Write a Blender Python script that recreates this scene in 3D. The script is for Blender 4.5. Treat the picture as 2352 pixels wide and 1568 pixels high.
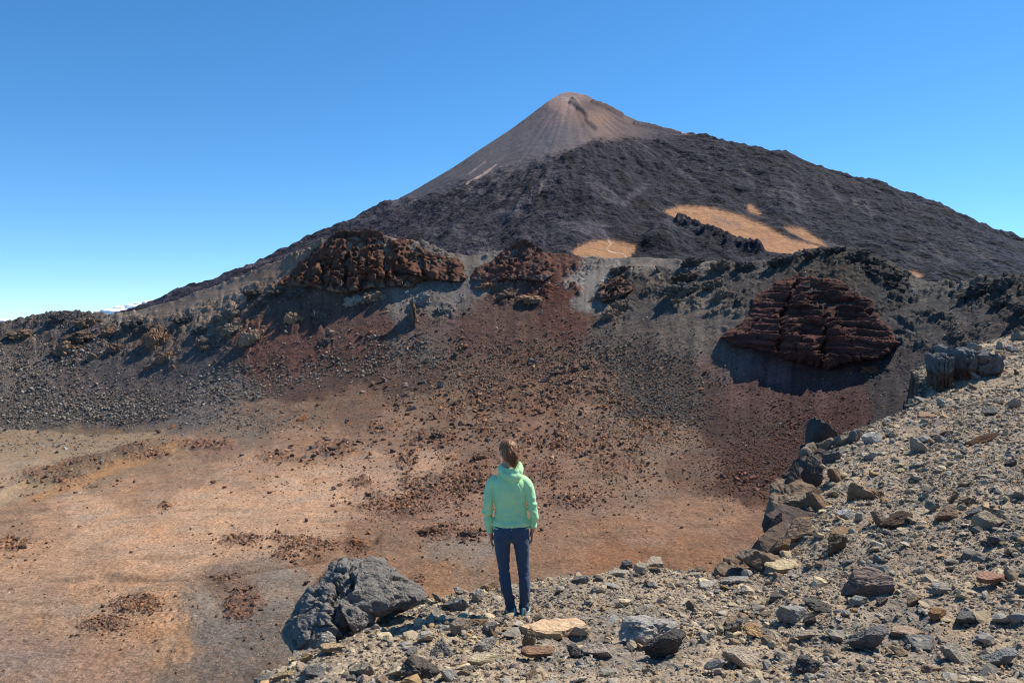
import bpy, bmesh, math, random
import numpy as np
from mathutils import Vector, Matrix

for o in list(bpy.data.objects):
    bpy.data.objects.remove(o)
S = bpy.context.scene
COL = S.collection

# ------------------------------------------------------------------ camera
# measured on the photograph at 2352 px width: focal length 1829 px (28 mm), horizon row 700
F, CU, CV, V0 = 1829.0, 1176.0, 784.0, 700.0
PITCH = math.atan((CV - V0) / F)
cam = bpy.data.objects.new('camera', bpy.data.cameras.new('camera'))
COL.objects.link(cam)
cam.data.lens = 28.0
cam.data.sensor_width = 36.0
cam.data.clip_start = 0.1
cam.data.clip_end = 400000.0
cam.location = (0, 0, 0)
cam.rotation_euler = (math.pi / 2 - PITCH, 0, 0)
S.camera = cam

# ------------------------------------------------------------------ light
SUN_EL, SUN_AZ = math.radians(52), math.radians(60)
L = np.array([math.sin(SUN_AZ) * math.cos(SUN_EL), math.cos(SUN_AZ) * math.cos(SUN_EL), math.sin(SUN_EL)])
W = bpy.data.worlds.new('World')
S.world = W
W.use_nodes = True
wn, wl = W.node_tree.nodes, W.node_tree.links
wn.clear()
sky = wn.new('ShaderNodeTexSky')
sky.sky_type = 'NISHITA'
sky.sun_disc = False
sky.sun_elevation = SUN_EL
sky.sun_rotation = SUN_AZ
sky.altitude = 3000
sky.air_density = 1.0
sky.dust_density = 0.25
sky.ozone_density = 4.0
tc = wn.new('ShaderNodeTexCoord')
va = wn.new('ShaderNodeVectorMath'); va.operation = 'ADD'; va.inputs[1].default_value = (0, 0, 0.045)
vn = wn.new('ShaderNodeVectorMath'); vn.operation = 'NORMALIZE'
hs = wn.new('ShaderNodeHueSaturation'); hs.inputs['Saturation'].default_value = 1.22; hs.inputs['Hue'].default_value = 0.495
bg = wn.new('ShaderNodeBackground'); bg.inputs['Strength'].default_value = 0.14
wo = wn.new('ShaderNodeOutputWorld')
wl.new(tc.outputs['Generated'], va.inputs[0]); wl.new(va.outputs[0], vn.inputs[0])
wl.new(vn.outputs[0], sky.inputs['Vector']); wl.new(sky.outputs[0], hs.inputs['Color'])
wl.new(hs.outputs[0], bg.inputs['Color']); wl.new(bg.outputs[0], wo.inputs[0])
sun = bpy.data.objects.new('sun', bpy.data.lights.new('sun', 'SUN'))
COL.objects.link(sun)
sun.data.energy = 5.0
sun.data.angle = math.radians(0.53)
sun.data.color = (1.0, 0.93, 0.81)
sun.rotation_euler = Vector(L).to_track_quat('Z', 'Y').to_euler()
S.view_settings.view_transform = 'Standard'
S.view_settings.look = 'None'
S.view_settings.gamma = 1.0
S.view_settings.use_curve_mapping = False
S.view_settings.exposure = 0.45
S.render.filter_size = 1.1
S.cycles.filter_width = 1.1

# ------------------------------------------------------------------ numeric helpers
def ray(u, v):
    """world direction, scaled to unit depth along +Y, of a photograph point"""
    u = np.asarray(u, float); v = np.asarray(v, float)
    cx = (u - CU) / F; cy = -(v - CV) / F
    c, s = math.cos(PITCH), math.sin(PITCH)
    y = c + cy * s
    z = -s + cy * c
    return cx / y, z / y

def at(u, v, Y):
    a, b = ray(u, v)
    return np.stack([a * Y, np.broadcast_to(Y, np.shape(a * Y)), b * Y], -1)

def proj(P):
    c, s = math.cos(PITCH), math.sin(PITCH)
    x, y, z = P[..., 0], P[..., 1], P[..., 2]
    d = y * c - z * s
    up = y * s + z * c
    return CU + F * x / d, CV - F * up / d

def _h(ix, iy, iz, seed):
    n = (ix.astype(np.int64) * 374761393 + iy.astype(np.int64) * 668265263 + iz.astype(np.int64) * 1274126177 + seed * 974634777) & 0xffffffff
    n = ((n ^ (n >> 13)) * 1274126177) & 0xffffffff
    n = n ^ (n >> 16)
    return n

def noise(p, seed=0):
    """value-gradient noise in about [-1, 1]"""
    p = np.asarray(p, np.float64)
    i = np.floor(p); f = p - i; i = i.astype(np.int64)
    w = f * f * f * (f * (f * 6 - 15) + 10)
    out = 0
    for dx in (0, 1):
        for dy in (0, 1):
            for dz in (0, 1):
                h = _h(i[..., 0] + dx, i[..., 1] + dy, i[..., 2] + dz, seed)
                gx = ((h & 1023) / 511.5) - 1; gy = (((h >> 10) & 1023) / 511.5) - 1; gz = (((h >> 20) & 1023) / 511.5) - 1
                g = gx * (f[..., 0] - dx) + gy * (f[..., 1] - dy) + gz * (f[..., 2] - dz)
                ww = (w[..., 0] if dx else 1 - w[..., 0]) * (w[..., 1] if dy else 1 - w[..., 1]) * (w[..., 2] if dz else 1 - w[..., 2])
                out = out + g * ww
    return out * 1.3

def fbm(p, octv=4, seed=0, gain=0.5, lac=2.03):
    a, t, q = 1.0, 0, np.asarray(p, float)
    for k in range(octv):
        t = t + a * noise(q, seed + k * 17)
        a *= gain; q = q * lac + 11.3
    return t

def ridged(p, octv=4, seed=0, gain=0.55):
    a, t, q = 1.0, 0, np.asarray(p, float)
    for k in range(octv):
        t = t + a * (1 - 2 * np.abs(noise(q, seed + k * 13)))
        a *= gain; q = q * 2.07 + 5.7
    return t

def worley(p, seed=0, dims=3):
    """F1, F2 distances and a random value of the nearest cell"""
    p = np.asarray(p, float)
    i = np.floor(p).astype(np.int64)
    f1 = np.full(p.shape[:-1], 9.0); f2 = f1.copy(); idv = f1 * 0
    zr = (-1, 0, 1) if dims == 3 else (0,)
    for dx in (-1, 0, 1):
        for dy in (-1, 0, 1):
            for dz in zr:
                c = i + np.array([dx, dy, dz])
                if dims == 2: c[..., 2] = 0
                h = _h(c[..., 0], c[..., 1], c[..., 2], seed)
                px = c[..., 0] + (h & 1023) / 1023.0; py = c[..., 1] + ((h >> 10) & 1023) / 1023.0
                d = (px - p[..., 0]) ** 2 + (py - p[..., 1]) ** 2
                if dims == 3: d = d + (c[..., 2] + ((h >> 20) & 1023) / 1023.0 - p[..., 2]) ** 2
                d = np.sqrt(d)
                m = d < f1
                f2 = np.where(m, f1, np.minimum(f2, d))
                idv = np.where(m, ((h >> 5) & 255) / 255.0, idv)
                f1 = np.where(m, d, f1)
    return f1, f2, idv

def ss(a, b, x):
    t = np.clip((x - a) / (b - a), 0, 1)
    return t * t * (3 - 2 * t)

def lin(c):
    c = np.asarray(c, float) / 255.0
    return np.where(c <= 0.04045, c / 12.92, ((c + 0.055) / 1.055) ** 2.4)

def segd(px, py, pts, closed=False):
    """distance to a polyline"""
    pts = list(pts) + ([pts[0]] if closed else [])
    d = np.full(np.shape(px), 1e9)
    for (ax, ay), (bx, by) in zip(pts[:-1], pts[1:]):
        vx, vy = bx - ax, by - ay
        t = np.clip(((px - ax) * vx + (py - ay) * vy) / (vx * vx + vy * vy), 0, 1)
        d = np.minimum(d, np.hypot(px - ax - t * vx, py - ay - t * vy))
    return d

def inside(px, py, poly):
    c = np.zeros(np.shape(px), bool)
    n = len(poly)
    for i in range(n):
        x1, y1 = poly[i]; x2, y2 = poly[(i + 1) % n]
        if y1 == y2: continue
        m = ((y1 > py) != (y2 > py)) & (px < (x2 - x1) * (py - y1) / (y2 - y1) + x1)
        c ^= m
    return c

def sdist(px, py, poly):
    d = segd(px, py, poly, True)
    return np.where(inside(px, py, poly), d, -d)

# ------------------------------------------------------------------ mesh and material helpers
def mesh_np(name, V, Fq, col=None, smooth=True):
    V = np.asarray(V, np.float32).reshape(-1, 3); Fq = np.asarray(Fq, np.int32)
    k = Fq.shape[1]
    m = bpy.data.meshes.new(name)
    m.vertices.add(len(V)); m.vertices.foreach_set('co', V.ravel())
    m.loops.add(Fq.size); m.loops.foreach_set('vertex_index', Fq.ravel())
    m.polygons.add(len(Fq))
    m.polygons.foreach_set('loop_start', np.arange(0, Fq.size, k, dtype=np.int32))
    m.polygons.foreach_set('loop_total', np.full(len(Fq), k, np.int32))
    m.polygons.foreach_set('use_smooth', np.full(len(Fq), smooth))
    m.update(calc_edges=True)
    if col is not None:
        a = m.color_attributes.new('soil', 'FLOAT_COLOR', 'POINT')
        c = np.ones((len(V), 4), np.float32); cc = np.asarray(col); cc = cc.reshape(-1, cc.shape[-1]); c[:, :cc.shape[1]] = cc
        a.data.foreach_set('color', c.ravel())
    return m

def grid_faces(nr, nc, keep=None, wrap=False):
    r = np.arange(nr - 1)[:, None]; c = np.arange(nc if wrap else nc - 1)[None, :]
    c2 = (c + 1) % nc
    f = np.stack([r * nc + c, r * nc + c2, (r + 1) * nc + c2, (r + 1) * nc + c], -1)
    if keep is not None: return f[keep]
    return f.reshape(-1, 4)

def link(name, mesh, mat=None, parent=None, **props):
    o = bpy.data.objects.new(name, mesh)
    COL.objects.link(o)
    if mat is not None and mesh is not None and len(mesh.materials) == 0: mesh.materials.append(mat)
    if parent is not None: o.parent = parent
    for k, v in props.items(): o[k] = v
    return o

def mat_new(name, rough=0.95):
    m = bpy.data.materials.new(name); m.use_nodes = True
    n = m.node_tree.nodes; b = n['Principled BSDF']
    b.inputs['Roughness'].default_value = rough
    b.inputs['Specular IOR Level'].default_value = 0.15
    return m, n, m.node_tree.links, b

def nmath(n, l, op, a, b=None, c=None):
    x = n.new('ShaderNodeMath'); x.operation = op
    for i, s in enumerate((a, b, c)):
        if s is None: continue
        if isinstance(s, (int, float)): x.inputs[i].default_value = s
        else: l.new(s, x.inputs[i])
    return x.outputs[0]

def mrange(n, l, src, a, b, c, d):
    x = n.new('ShaderNodeMapRange'); x.inputs[1].default_value = a; x.inputs[2].default_value = b
    x.inputs[3].default_value = c; x.inputs[4].default_value = d
    l.new(src, x.inputs[0]); return x.outputs[0]

def noise_tex(n, l, vec, scale, detail=4, rough=0.6):
    x = n.new('ShaderNodeTexNoise'); x.inputs['Scale'].default_value = scale
    x.inputs['Detail'].default_value = detail; x.inputs['Roughness'].default_value = rough
    if vec is not None: l.new(vec, x.inputs['Vector'])
    return x.outputs['Fac']

def earth_material(name, source, scales, amps, bump, bdist, speck=None, rough=0.95):
    """mineral surface: base colour (vertex, object or instance colour) times several octaves of grain, plus relief"""
    m, n, l, b = mat_new(name, rough)
    tc = n.new('ShaderNodeTexCoord'); vec = tc.outputs['Object']
    if source == 'vertex':
        a = n.new('ShaderNodeAttribute'); a.attribute_name = 'soil'; base = a.outputs['Color']
    elif source == 'object':
        a = n.new('ShaderNodeObjectInfo'); base = a.outputs['Color']
    else:
        a = n.new('ShaderNodeAttribute'); a.attribute_type = 'INSTANCER'; a.attribute_name = 'stone_color'; base = a.outputs['Color']
    f = None; hsum = None
    for s, am in zip(scales, amps):
        t = noise_tex(n, l, vec, s, 5, 0.65)
        r = mrange(n, l, t, 0.25, 0.75, 1 - am, 1 + am)
        f = r if f is None else nmath(n, l, 'MULTIPLY', f, r)
        h = nmath(n, l, 'DIVIDE', t, s)
        hsum = h if hsum is None else nmath(n, l, 'ADD', hsum, h)
    if speck:
        vo = n.new('ShaderNodeTexVoronoi'); vo.inputs['Scale'].default_value = speck[0]; l.new(vec, vo.inputs['Vector'])
        sp = n.new('ShaderNodeSeparateColor'); l.new(vo.outputs['Color'], sp.inputs[0])
        r = mrange(n, l, sp.outputs[0], 0, 1, 1 - speck[1], 1 + speck[1])
        f = nmath(n, l, 'MULTIPLY', f, r)
    mx = n.new('ShaderNodeVectorMath'); mx.operation = 'SCALE'
    l.new(base, mx.inputs[0]); l.new(f, mx.inputs['Scale'])
    l.new(mx.outputs[0], b.inputs['Base Color'])
    bp = n.new('ShaderNodeBump'); bp.inputs['Strength'].default_value = bump; bp.inputs['Distance'].default_value = bdist
    if source == 'vertex': l.new(nmath(n, l, 'MULTIPLY', a.outputs['Alpha'], bump), bp.inputs['Strength'])
    l.new(hsum, bp.inputs['Height']); l.new(bp.outputs[0], b.inputs['Normal'])
    return m

M_CRATER = earth_material('crater_soil', 'vertex', (0.12, 0.6), (0.10, 0.16), 0.4, 0.7, (1.6, 0.30))
M_VOLC = earth_material('volcano_soil', 'vertex', (0.02, 0.10), (0.12, 0.22), 0.7, 2.5)
M_CRAG = earth_material('crag_rock', 'vertex', (0.25, 1.0, 3.0), (0.15, 0.18, 0.15), 0.9, 1.0)
M_GROUND = earth_material('rim_gravel', 'vertex', (1.2, 9, 45), (0.10, 0.16, 0.22), 0.9, 0.35, (70, 0.25))
M_NEAR = earth_material('near_rock', 'vertex', (4, 18, 60), (0.18, 0.26, 0.28), 1.0, 0.6)
M_STONE = earth_material('loose_stone', 'object', (2.2, 9, 30), (0.20, 0.22, 0.22), 1.0, 0.2)
M_PEB = earth_material('pebble', 'instance', (1.0, 5), (0.12, 0.14), 0.4, 0.15)

# ------------------------------------------------------------------ far sea
def disc(name, r, z, mat, n=96):
    bm = bmesh.new(); bmesh.ops.create_circle(bm, cap_ends=True, cap_tris=False, segments=n, radius=r)
    m = bpy.data.meshes.new(name); bm.to_mesh(m); bm.free()
    o = link(name, m, mat, kind='structure'); o.location = (0, 0, z); return o
msea, n_, l_, b_ = mat_new('sea_water', 0.35)
b_.inputs['Base Color'].default_value = (0.10, 0.20, 0.32, 1)
disc('sea', 110000, -3000, msea)

# ------------------------------------------------------------------ crater terrain
RIDGE = [(-300, 760), (-250, 757), (0, 741), (60, 729), (100, 719), (130, 714), (165, 716), (200, 718), (270, 723), (300, 717), (350, 705), (400, 692), (450, 673), (500, 656),
         (550, 637), (600, 614), (650, 597), (700, 573), (740, 556), (780, 548), (850, 545), (900, 549), (960, 557), (1000, 570), (1040, 583), (1080, 588), (1110, 586),
         (1150, 578), (1205, 574), (1250, 580), (1320, 590), (1400, 592), (1500, 593), (1600, 598), (1700, 603), (1760, 598), (1800, 589), (1850, 579), (1900, 572), (1940, 569),
         (1990, 582), (2040, 603), (2080, 627), (2110, 641), (2150, 650), (2200, 655), (2230, 650), (2280, 640), (2352, 631), (2500, 620), (2700, 612)]
KEYU = [-300, 0, 300, 600, 850, 1176, 1450, 1700, 1930, 2150, 2352, 2700]
KEYS = [
    [(1640, 175), (1350, 250), (1200, 350), (1040, 600), (930, 690), (830, 760), 840],
    [(1640, 175), (1350, 250), (1180, 365), (1010, 640), (910, 715), (810, 780), 835],
    [(1640, 175), (1350, 245), (1150, 360), (1000, 620), (900, 690), (800, 745), 800],
    [(1640, 172), (1350, 240), (1150, 345), (960, 560), (870, 640), (740, 700), 770],
    [(1640, 170), (1350, 238), (1150, 340), (940, 540), (850, 620), (700, 680), 735],
    [(1640, 170), (1350, 240), (1150, 330), (950, 490), (830, 590), (690, 670), 720],
    [(1640, 170), (1350, 238), (1150, 325), (970, 450), (850, 540), (700, 620), 680],
    [(1640, 170), (1350, 235), (1150, 320), (1020, 400), (900, 460), (720, 540), 610],
    [(1640, 165), (1350, 230), (1150, 310), (1000, 385), (880, 440), (700, 505), 570],
    [(1640, 160), (1350, 220), (1150, 290), (970, 360), (860, 410), (740, 450), 500],
    [(1640, 150), (1350, 205), (1150, 265), (960, 330), (850, 375), (730, 410), 450],
    [(1640, 140), (1350, 190), (1150, 245), (960, 300), (850, 340), (720, 370), 400]]
OUT = [ # u, v, w, h, colour, label
 (55, 768, 84, 22, (128, 104, 88), 'low tan brown lava ledge at the far left of the crater wall'),
 (135, 733, 52, 30, (84, 80, 82), 'dark lava knob topping the crater rim near the left edge'),
 (200, 743, 66, 26, (118, 100, 88), 'brown lava ledge just right of the dark knob on the left rim'),
 (175, 775, 84, 26, (104, 88, 80), 'dark brown lava ledge below the dark knob on the left wall'),
 (155, 806, 76, 40, (138, 112, 96), 'tan brown craggy outcrop lowest of those below the left rim knob'),
 (250, 768, 46, 32, (122, 98, 84), 'small brown outcrop between the left ledges and the big brown crag'),
 (270, 800, 46, 28, (116, 98, 88), 'rounded brown outcrop standing alone on the left scree'),
 (215, 822, 32, 20, (124, 106, 94), 'small tan outcrop on the scree left of the rounded brown one'),
 (305, 748, 62, 36, (84, 78, 78), 'dark lava outcrop above the big brown outcrop of the left wall'),
 (330, 760, 50, 34, (90, 80, 78), 'dark outcrop touching the top of the big brown outcrop on the left'),
 (360, 783, 84, 66, (136, 106, 88), 'biggest brown craggy outcrop of the left wall'),
 (380, 823, 50, 34, (132, 106, 90), 'brown outcrop right under the biggest one of the left wall'),
 (345, 842, 32, 20, (116, 94, 82), 'small brown outcrop lower left under the biggest one'),
 (395, 843, 26, 20, (126, 102, 88), 'small brown outcrop lower right under the biggest one'),
 (465, 785, 42, 26, (118, 104, 96), 'grey brown outcrop midway along the left scree'),
 (475, 800, 46, 15, (126, 106, 94), 'flat tan ledge under the grey brown outcrop of the left scree'),
 (460, 763, 46, 26, (84, 80, 80), 'dark outcrop above the grey brown one on the left scree'),
 (420, 738, 70, 30, (86, 82, 82), 'dark lava band below the smooth ash shoulder'),
 (530, 730, 88, 40, (112, 102, 96), 'upper grey lava outcrop at the head of the central red scree'),
 (535, 760, 90, 40, (130, 114, 102), 'wide tan grey outcrop left of the central red scree'),
 (577, 778, 64, 44, (156, 132, 114), 'pale tan outcrop bordering the central red scree'),
 (605, 693, 46, 28, (96, 90, 88), 'grey outcrop at the left foot of the twin humped crag'),
 (585, 678, 52, 26, (80, 74, 72), 'dark outcrop left of the twin humped crag'),
 (635, 675, 66, 30, (82, 78, 76), 'dark outcrop under the left end of the twin humped crag'),
 (675, 733, 44, 34, (160, 134, 110), 'round tan rock alone in the middle of the central red scree'),
 (690, 676, 60, 28, (86, 82, 82), 'dark rubble outcrop below the twin humped crag'),
 (730, 728, 42, 44, (100, 94, 92), 'grey outcrop right of the round tan rock on the red scree'),
 (750, 788, 40, 22, (98, 88, 84), 'small dark outcrop low on the central red scree'),
 (760, 765, 24, 15, (140, 122, 110), 'tiny tan rock above the small dark outcrop on the red scree'),
 (815, 693, 58, 30, (150, 144, 138), 'pale grey rubbly outcrop below the middle of the twin humped crag'),
 (862, 682, 66, 28, (142, 122, 106), 'tan outcrop below the right half of the twin humped crag'),
 (932, 671, 15, 10, (212, 200, 186), 'small white block below the right half of the twin humped crag'),
 (952, 728, 13, 88, (140, 112, 94), 'thin upright rock dyke standing on the scree below the crag saddle'),
 (961, 768, 22, 20, (128, 106, 92), 'brown foot of rock under the thin upright dyke'),
 (970, 690, 46, 34, (132, 132, 136), 'light grey outcrop above the thin upright dyke'),
 (1015, 718, 42, 28, (108, 106, 106), 'grey outcrop right of the thin upright dyke'),
 (886, 717, 16, 15, (150, 118, 94), 'small orange brown boulder left of the thin upright dyke'),
 (860, 773, 20, 12, (150, 138, 126), 'small tan boulder low left of the thin upright dyke'),
 (920, 773, 13, 12, (150, 118, 94), 'tiny orange brown boulder left of the dyke foot'),
 (1125, 655, 62, 20, (150, 118, 98), 'orange brown rubble below the left foot of the smaller peak'),
 (1226, 690, 66, 18, (158, 128, 106), 'tan ledge below the smaller pointed peak'),
 (1165, 680, 60, 26, (118, 98, 88), 'brown outcrop left of the tan ledge under the smaller peak'),
 (1316, 652, 16, 14, (112, 84, 74), 'lone dark boulder on the red scree right of the smaller peak'),
 (1241, 718, 12, 14, (178, 152, 130), 'small pale boulder on the red scree under the tan ledge'),
 (1361, 693, 20, 14, (150, 112, 88), 'small orange outcrop at the foot of the pale ash chute'),
 (1406, 723, 54, 30, (134, 112, 98), 'tan brown outcrop below the upright orange brown one'),
 (1426, 703, 44, 26, (124, 104, 92), 'brown outcrop between the upright one and the tan one'),
 (1430, 622, 60, 24, (88, 76, 70), 'dark outcrop on top of the upright orange brown one'),
 (1521, 618, 32, 20, (82, 78, 78), 'dark knob just under the grey rim right of the ash chute'),
 (1596, 604, 58, 30, (84, 76, 74), 'dark rounded lava knob on the rim below the pumice fields'),
 (1656, 614, 52, 34, (100, 86, 78), 'brown lava knob right of the dark rounded knob on the rim'),
 (1586, 638, 82, 28, (92, 78, 72), 'long dark brown ledge below the two rim knobs'),
 (1568, 668, 82, 34, (108, 100, 96), 'grey rubbly ledge left under the two rim knobs'),
 (1561, 690, 48, 15, (142, 122, 106), 'small tan ledge under the grey rubbly one'),
 (1641, 656, 56, 28, (98, 88, 82), 'dark brown ledge right under the two rim knobs'),
 (1661, 680, 46, 26, (122, 108, 98), 'grey brown ledge lowest under the brown rim knob'),
 (1720, 612, 56, 24, (74, 68, 68), 'dark lava heap on the rim left of its highest part'),
 (1800, 600, 62, 26, (78, 72, 70), 'dark lava heap where the rim starts to rise on the right'),
 (1830, 592, 48, 24, (110, 104, 100), 'greyer lava heap in the rising part of the right rim'),
 (1876, 584, 54, 22, (72, 66, 65), 'dark lava heap left of the highest point of the right rim'),
 (1926, 577, 60, 22, (66, 62, 62), 'black lava heap at the highest point of the right rim'),
 (1975, 590, 54, 28, (72, 66, 64), 'dark lava heap right of the highest point of the right rim'),
 (2060, 640, 60, 34, (80, 72, 68), 'dark lava ledge at the lower end of the right rim outcrop'),
 (2101, 678, 14, 11, (104, 96, 92), 'lone small boulder on the dark ash right of the rim outcrop'),
 (2261, 668, 92, 36, (74, 70, 70), 'black lava crag on the far right wall under the skyline'),
 (2316, 656, 66, 40, (82, 78, 78), 'black blocky crag at the right end of the skyline'),
 (2306, 698, 50, 26, (76, 70, 70), 'dark crag under the blocky one at the far right'),
 (2345, 716, 40, 30, (70, 66, 68), 'dark crag cut by the right edge of the picture'),
 (697, 963, 34, 22, (176, 124, 90), 'lone orange boulder with a black shadow side at the foot of the left scree'),
 (1010, 1006, 44, 26, (92, 76, 72), 'dark angular lava boulder on the crater floor up left of the hiker\'s head'),
 (770, 1030, 26, 15, (104, 84, 76), 'dark boulder on the floor left of the angular lava boulder'),
 (1100, 1052, 40, 18, (112, 82, 70), 'dark flat outcrop on the floor left of the hiker\'s neck'),
 (990, 1225, 66, 24, (104, 78, 66), 'dark brown outcrop left of the hiker\'s elbow'),
 (1075, 1228, 40, 20, (104, 86, 76), 'brown grey outcrop touching the hiker\'s left hand in the picture'),
 (820, 1246, 34, 16, (132, 92, 66), 'brown clinker mound on the floor above the big lava boulder'),
 (1853, 943, 18, 11, (128, 82, 70), 'reddish boulder in the red scree below the layered cliff'),
 (1940, 915, 16, 10, (104, 70, 62), 'smaller red boulder right of the reddish boulder on the scree'),
 (2005, 852, 46, 20, (116, 74, 60), 'red rubble outcrop at the right foot of the layered cliff'),
 (1390, 900, 18, 13, (118, 90, 76), 'brown boulder on the floor right of the middle'),
 (235, 1062, 16, 10, (168, 164, 160), 'pale grey boulder at the edge of the olive floor'),
 (148, 1031, 14, 10, (176, 172, 168), 'pale grey boulder on the olive floor'),
]
NC, NR = 1180, 500
CUg = np.linspace(-280, 2660, NC)
rv = np.interp(CUg, *zip(*RIDGE))
kv = np.stack([np.interp(CUg, KEYU, [k[i][0] for k in KEYS]) for i in range(6)] + [rv], 1)
ky = np.stack([np.interp(CUg, KEYU, [(k[i][1] if i < 6 else k[6]) for k in KEYS]) for i in range(7)], 1)
ker = np.hanning(121); ker /= ker.sum()
def sm(a):
    return np.convolve(np.pad(a, 60, mode='edge'), ker, 'valid')
for i in range(7):
    ky[:, i] = sm(ky[:, i])
    if i < 6: kv[:, i] = sm(kv[:, i])
s_ = np.linspace(0, 1, NR)
Vg = 1640 + (rv[None, :] - 1640) * s_[:, None]
Yg = np.empty_like(Vg)
for j in range(NC):
    # 1/Y is the natural variable along a picture column (straight slopes stay straight)
    Yg[:, j] = 1.0 / np.interp(-Vg[:, j], -kv[j], 1.0 / ky[j])
k2 = np.hanning(41); k2 /= k2.sum()
Yg = np.apply_along_axis(lambda c: np.convolve(np.pad(c, 20, mode='reflect', reflect_type='odd'), k2, 'valid'), 0, Yg)
Ug = np.broadcast_to(CUg[None, :], Vg.shape)
P0 = at(Ug, Vg, Yg)

def normals(P):
    du = np.gradient(P, axis=1); dv = np.gradient(P, axis=0)
    n = np.cross(du, dv); n /= np.linalg.norm(n, axis=-1, keepdims=True) + 1e-9
    n[n[..., 2] < 0] *= -1
    return n

ROUGH = [(920, 1162, 110, 30), (1010, 1222, 60, 22), (1075, 1228, 40, 20), (20, 1250, 50, 22), (310, 1388, 75, 22), (240, 1430, 60, 22), (555, 1392, 45, 45), (520, 1325, 25, 12),
         (1080, 1100, 70, 45), (1115, 1052, 40, 22), (820, 1250, 30, 18), (1420, 1070, 80, 30), (1000, 1005, 70, 25), (880, 985, 50, 16), (1280, 925, 60, 35), (1340, 860, 60, 45),
         (1500, 985, 60, 40), (1210, 925, 60, 30), (1150, 985, 60, 22), (770, 1030, 50, 22), (640, 1050, 50, 14), (330, 1040, 75, 18), (120, 1090, 85, 22), (200, 1062, 75, 16), (760, 1340, 35, 18),
         (960, 1335, 22, 14), (560, 1240, 60, 18), (700, 1250, 80, 22), (1350, 1000, 120, 50), (1250, 1080, 60, 30), (480, 1022, 80, 12), (660, 1275, 40, 12), (1000, 1120, 90, 40), (380, 1160, 20, 8), (1120, 910, 60, 22), (1040, 950, 50, 16), (1180, 880, 40, 20), (1420, 930, 50, 25), (1300, 1150, 60, 18), (1250, 1010, 50, 20), (930, 1060, 40, 14), (1480, 1040, 50, 18), (830, 1110, 30, 10), (1160, 940, 40, 18)]
def rough_mask(u, v, wob):
    m = 0
    for (a, b, ra, rb) in ROUGH:
        d = np.sqrt(((u - a) / ra) ** 2 + ((v - b) / rb) ** 2) + wob * 0.45
        m = np.maximum(m, 1 - ss(0.55, 1.15, d))
    return m

X, Yp, Zp = P0[..., 0], P0[..., 1], P0[..., 2]
Pn = np.stack([X, Yp, Zp * 0], -1)
wob = fbm(Pn / 9.0, 3, 5)
RM = rough_mask(Ug, Vg, wob)
# how far up the wall (0 floor, 1 ridge)
foot = np.interp(CUg, [-300, 0, 300, 550, 800, 1000, 1200, 1400, 1600, 1750, 1900, 2100, 2400], [1010, 1000, 985, 940, 890, 880, 870, 900, 1000, 1100, 1130, 1150, 1150])[None, :]
wallm = ss(0, 40, foot - Vg)
top = np.clip((foot - Vg) / (foot - rv[None, :]), 0, 1)
outer = ss(-1, 1, (Vg * 0 + 1)) * 0
# smooth ash slope on the left shoulder and along the crest
smooth = np.maximum(1 - ss(0, 26, segd(Ug, Vg, [(300, 722), (400, 705), (500, 672), (600, 632), (660, 610)])),
                    1 - ss(4, 16, segd(Ug, Vg, [(1060, 605), (1080, 600), (1100, 590)])))
smooth = np.maximum(smooth, 1 - ss(6, 20, segd(Ug, Vg, [(1340, 700), (1365, 640), (1400, 605), (1520, 600), (1690, 606)])))
dz = 0.0
dz = dz + (1 - wallm) * (0.9 * fbm(Pn / 22, 4, 1) + 0.16 * fbm(Pn / 1.6, 3, 2))
# chutes and ribs run down the wall
ch = np.stack([Ug / 46 + 0.25 * fbm(Pn / 60, 2, 8), Vg / 420, Vg * 0], -1)
dz = dz + wallm * (1 - 0.75 * smooth) * (1.2 * fbm(ch, 2, 9) * top ** 0.6 + 0.6 * fbm(Pn / 9, 3, 3) * (0.2 + top) + 0.13 * fbm(Pn / 1.8, 2, 4))
# blocky lava breaking out near the top of the wall
om = ss(0.3, 0.6, fbm(np.stack([Ug / 70, Vg / 40, Vg * 0], -1), 3, 21) + 0.85 * ss(0.45, 0.8, top) - 0.35) * wallm * (1 - smooth)
om = om * (1 - 0.8 * np.exp(-((Ug - 700) / 130) ** 2 - ((Vg - 840) / 70) ** 2))
oc = 0
for q in OUT:
    if q[2] > 38 and q[1] < 870: oc = np.maximum(oc, np.exp(-((Ug - q[0]) / (q[2] * 0.75)) ** 2 - ((Vg - q[1]) / (q[3] * 0.95)) ** 2))
oc = ss(0.15, 0.75, oc + 0.25 * fbm(np.stack([Ug / 16, Vg / 10, Vg * 0], -1), 3, 23))
om = np.maximum(om, oc)
f1, f2, idv = worley(Pn / 6.5 + 0.35 * fbm(Pn / 8, 2, 31)[..., None], 7, 2)
dz = dz + om * (3.9 * (idv - 0.3) * ss(0.02, 0.25, f2 - f1) + 1.2 * fbm(Pn / 2.5, 3, 33))
g1, g2, gid = worley(Pn / 2.6 + 0.3 * fbm(Pn / 2, 2, 16)[..., None], 15, 2)
dz = dz + RM * (1 - 0.45 * (Vg > 1110)) * (1.3 * gid * ss(0.0, 0.25, g2 - g1) + 1.0 * fbm(Pn / 6, 3, 35) + 0.6)
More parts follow.
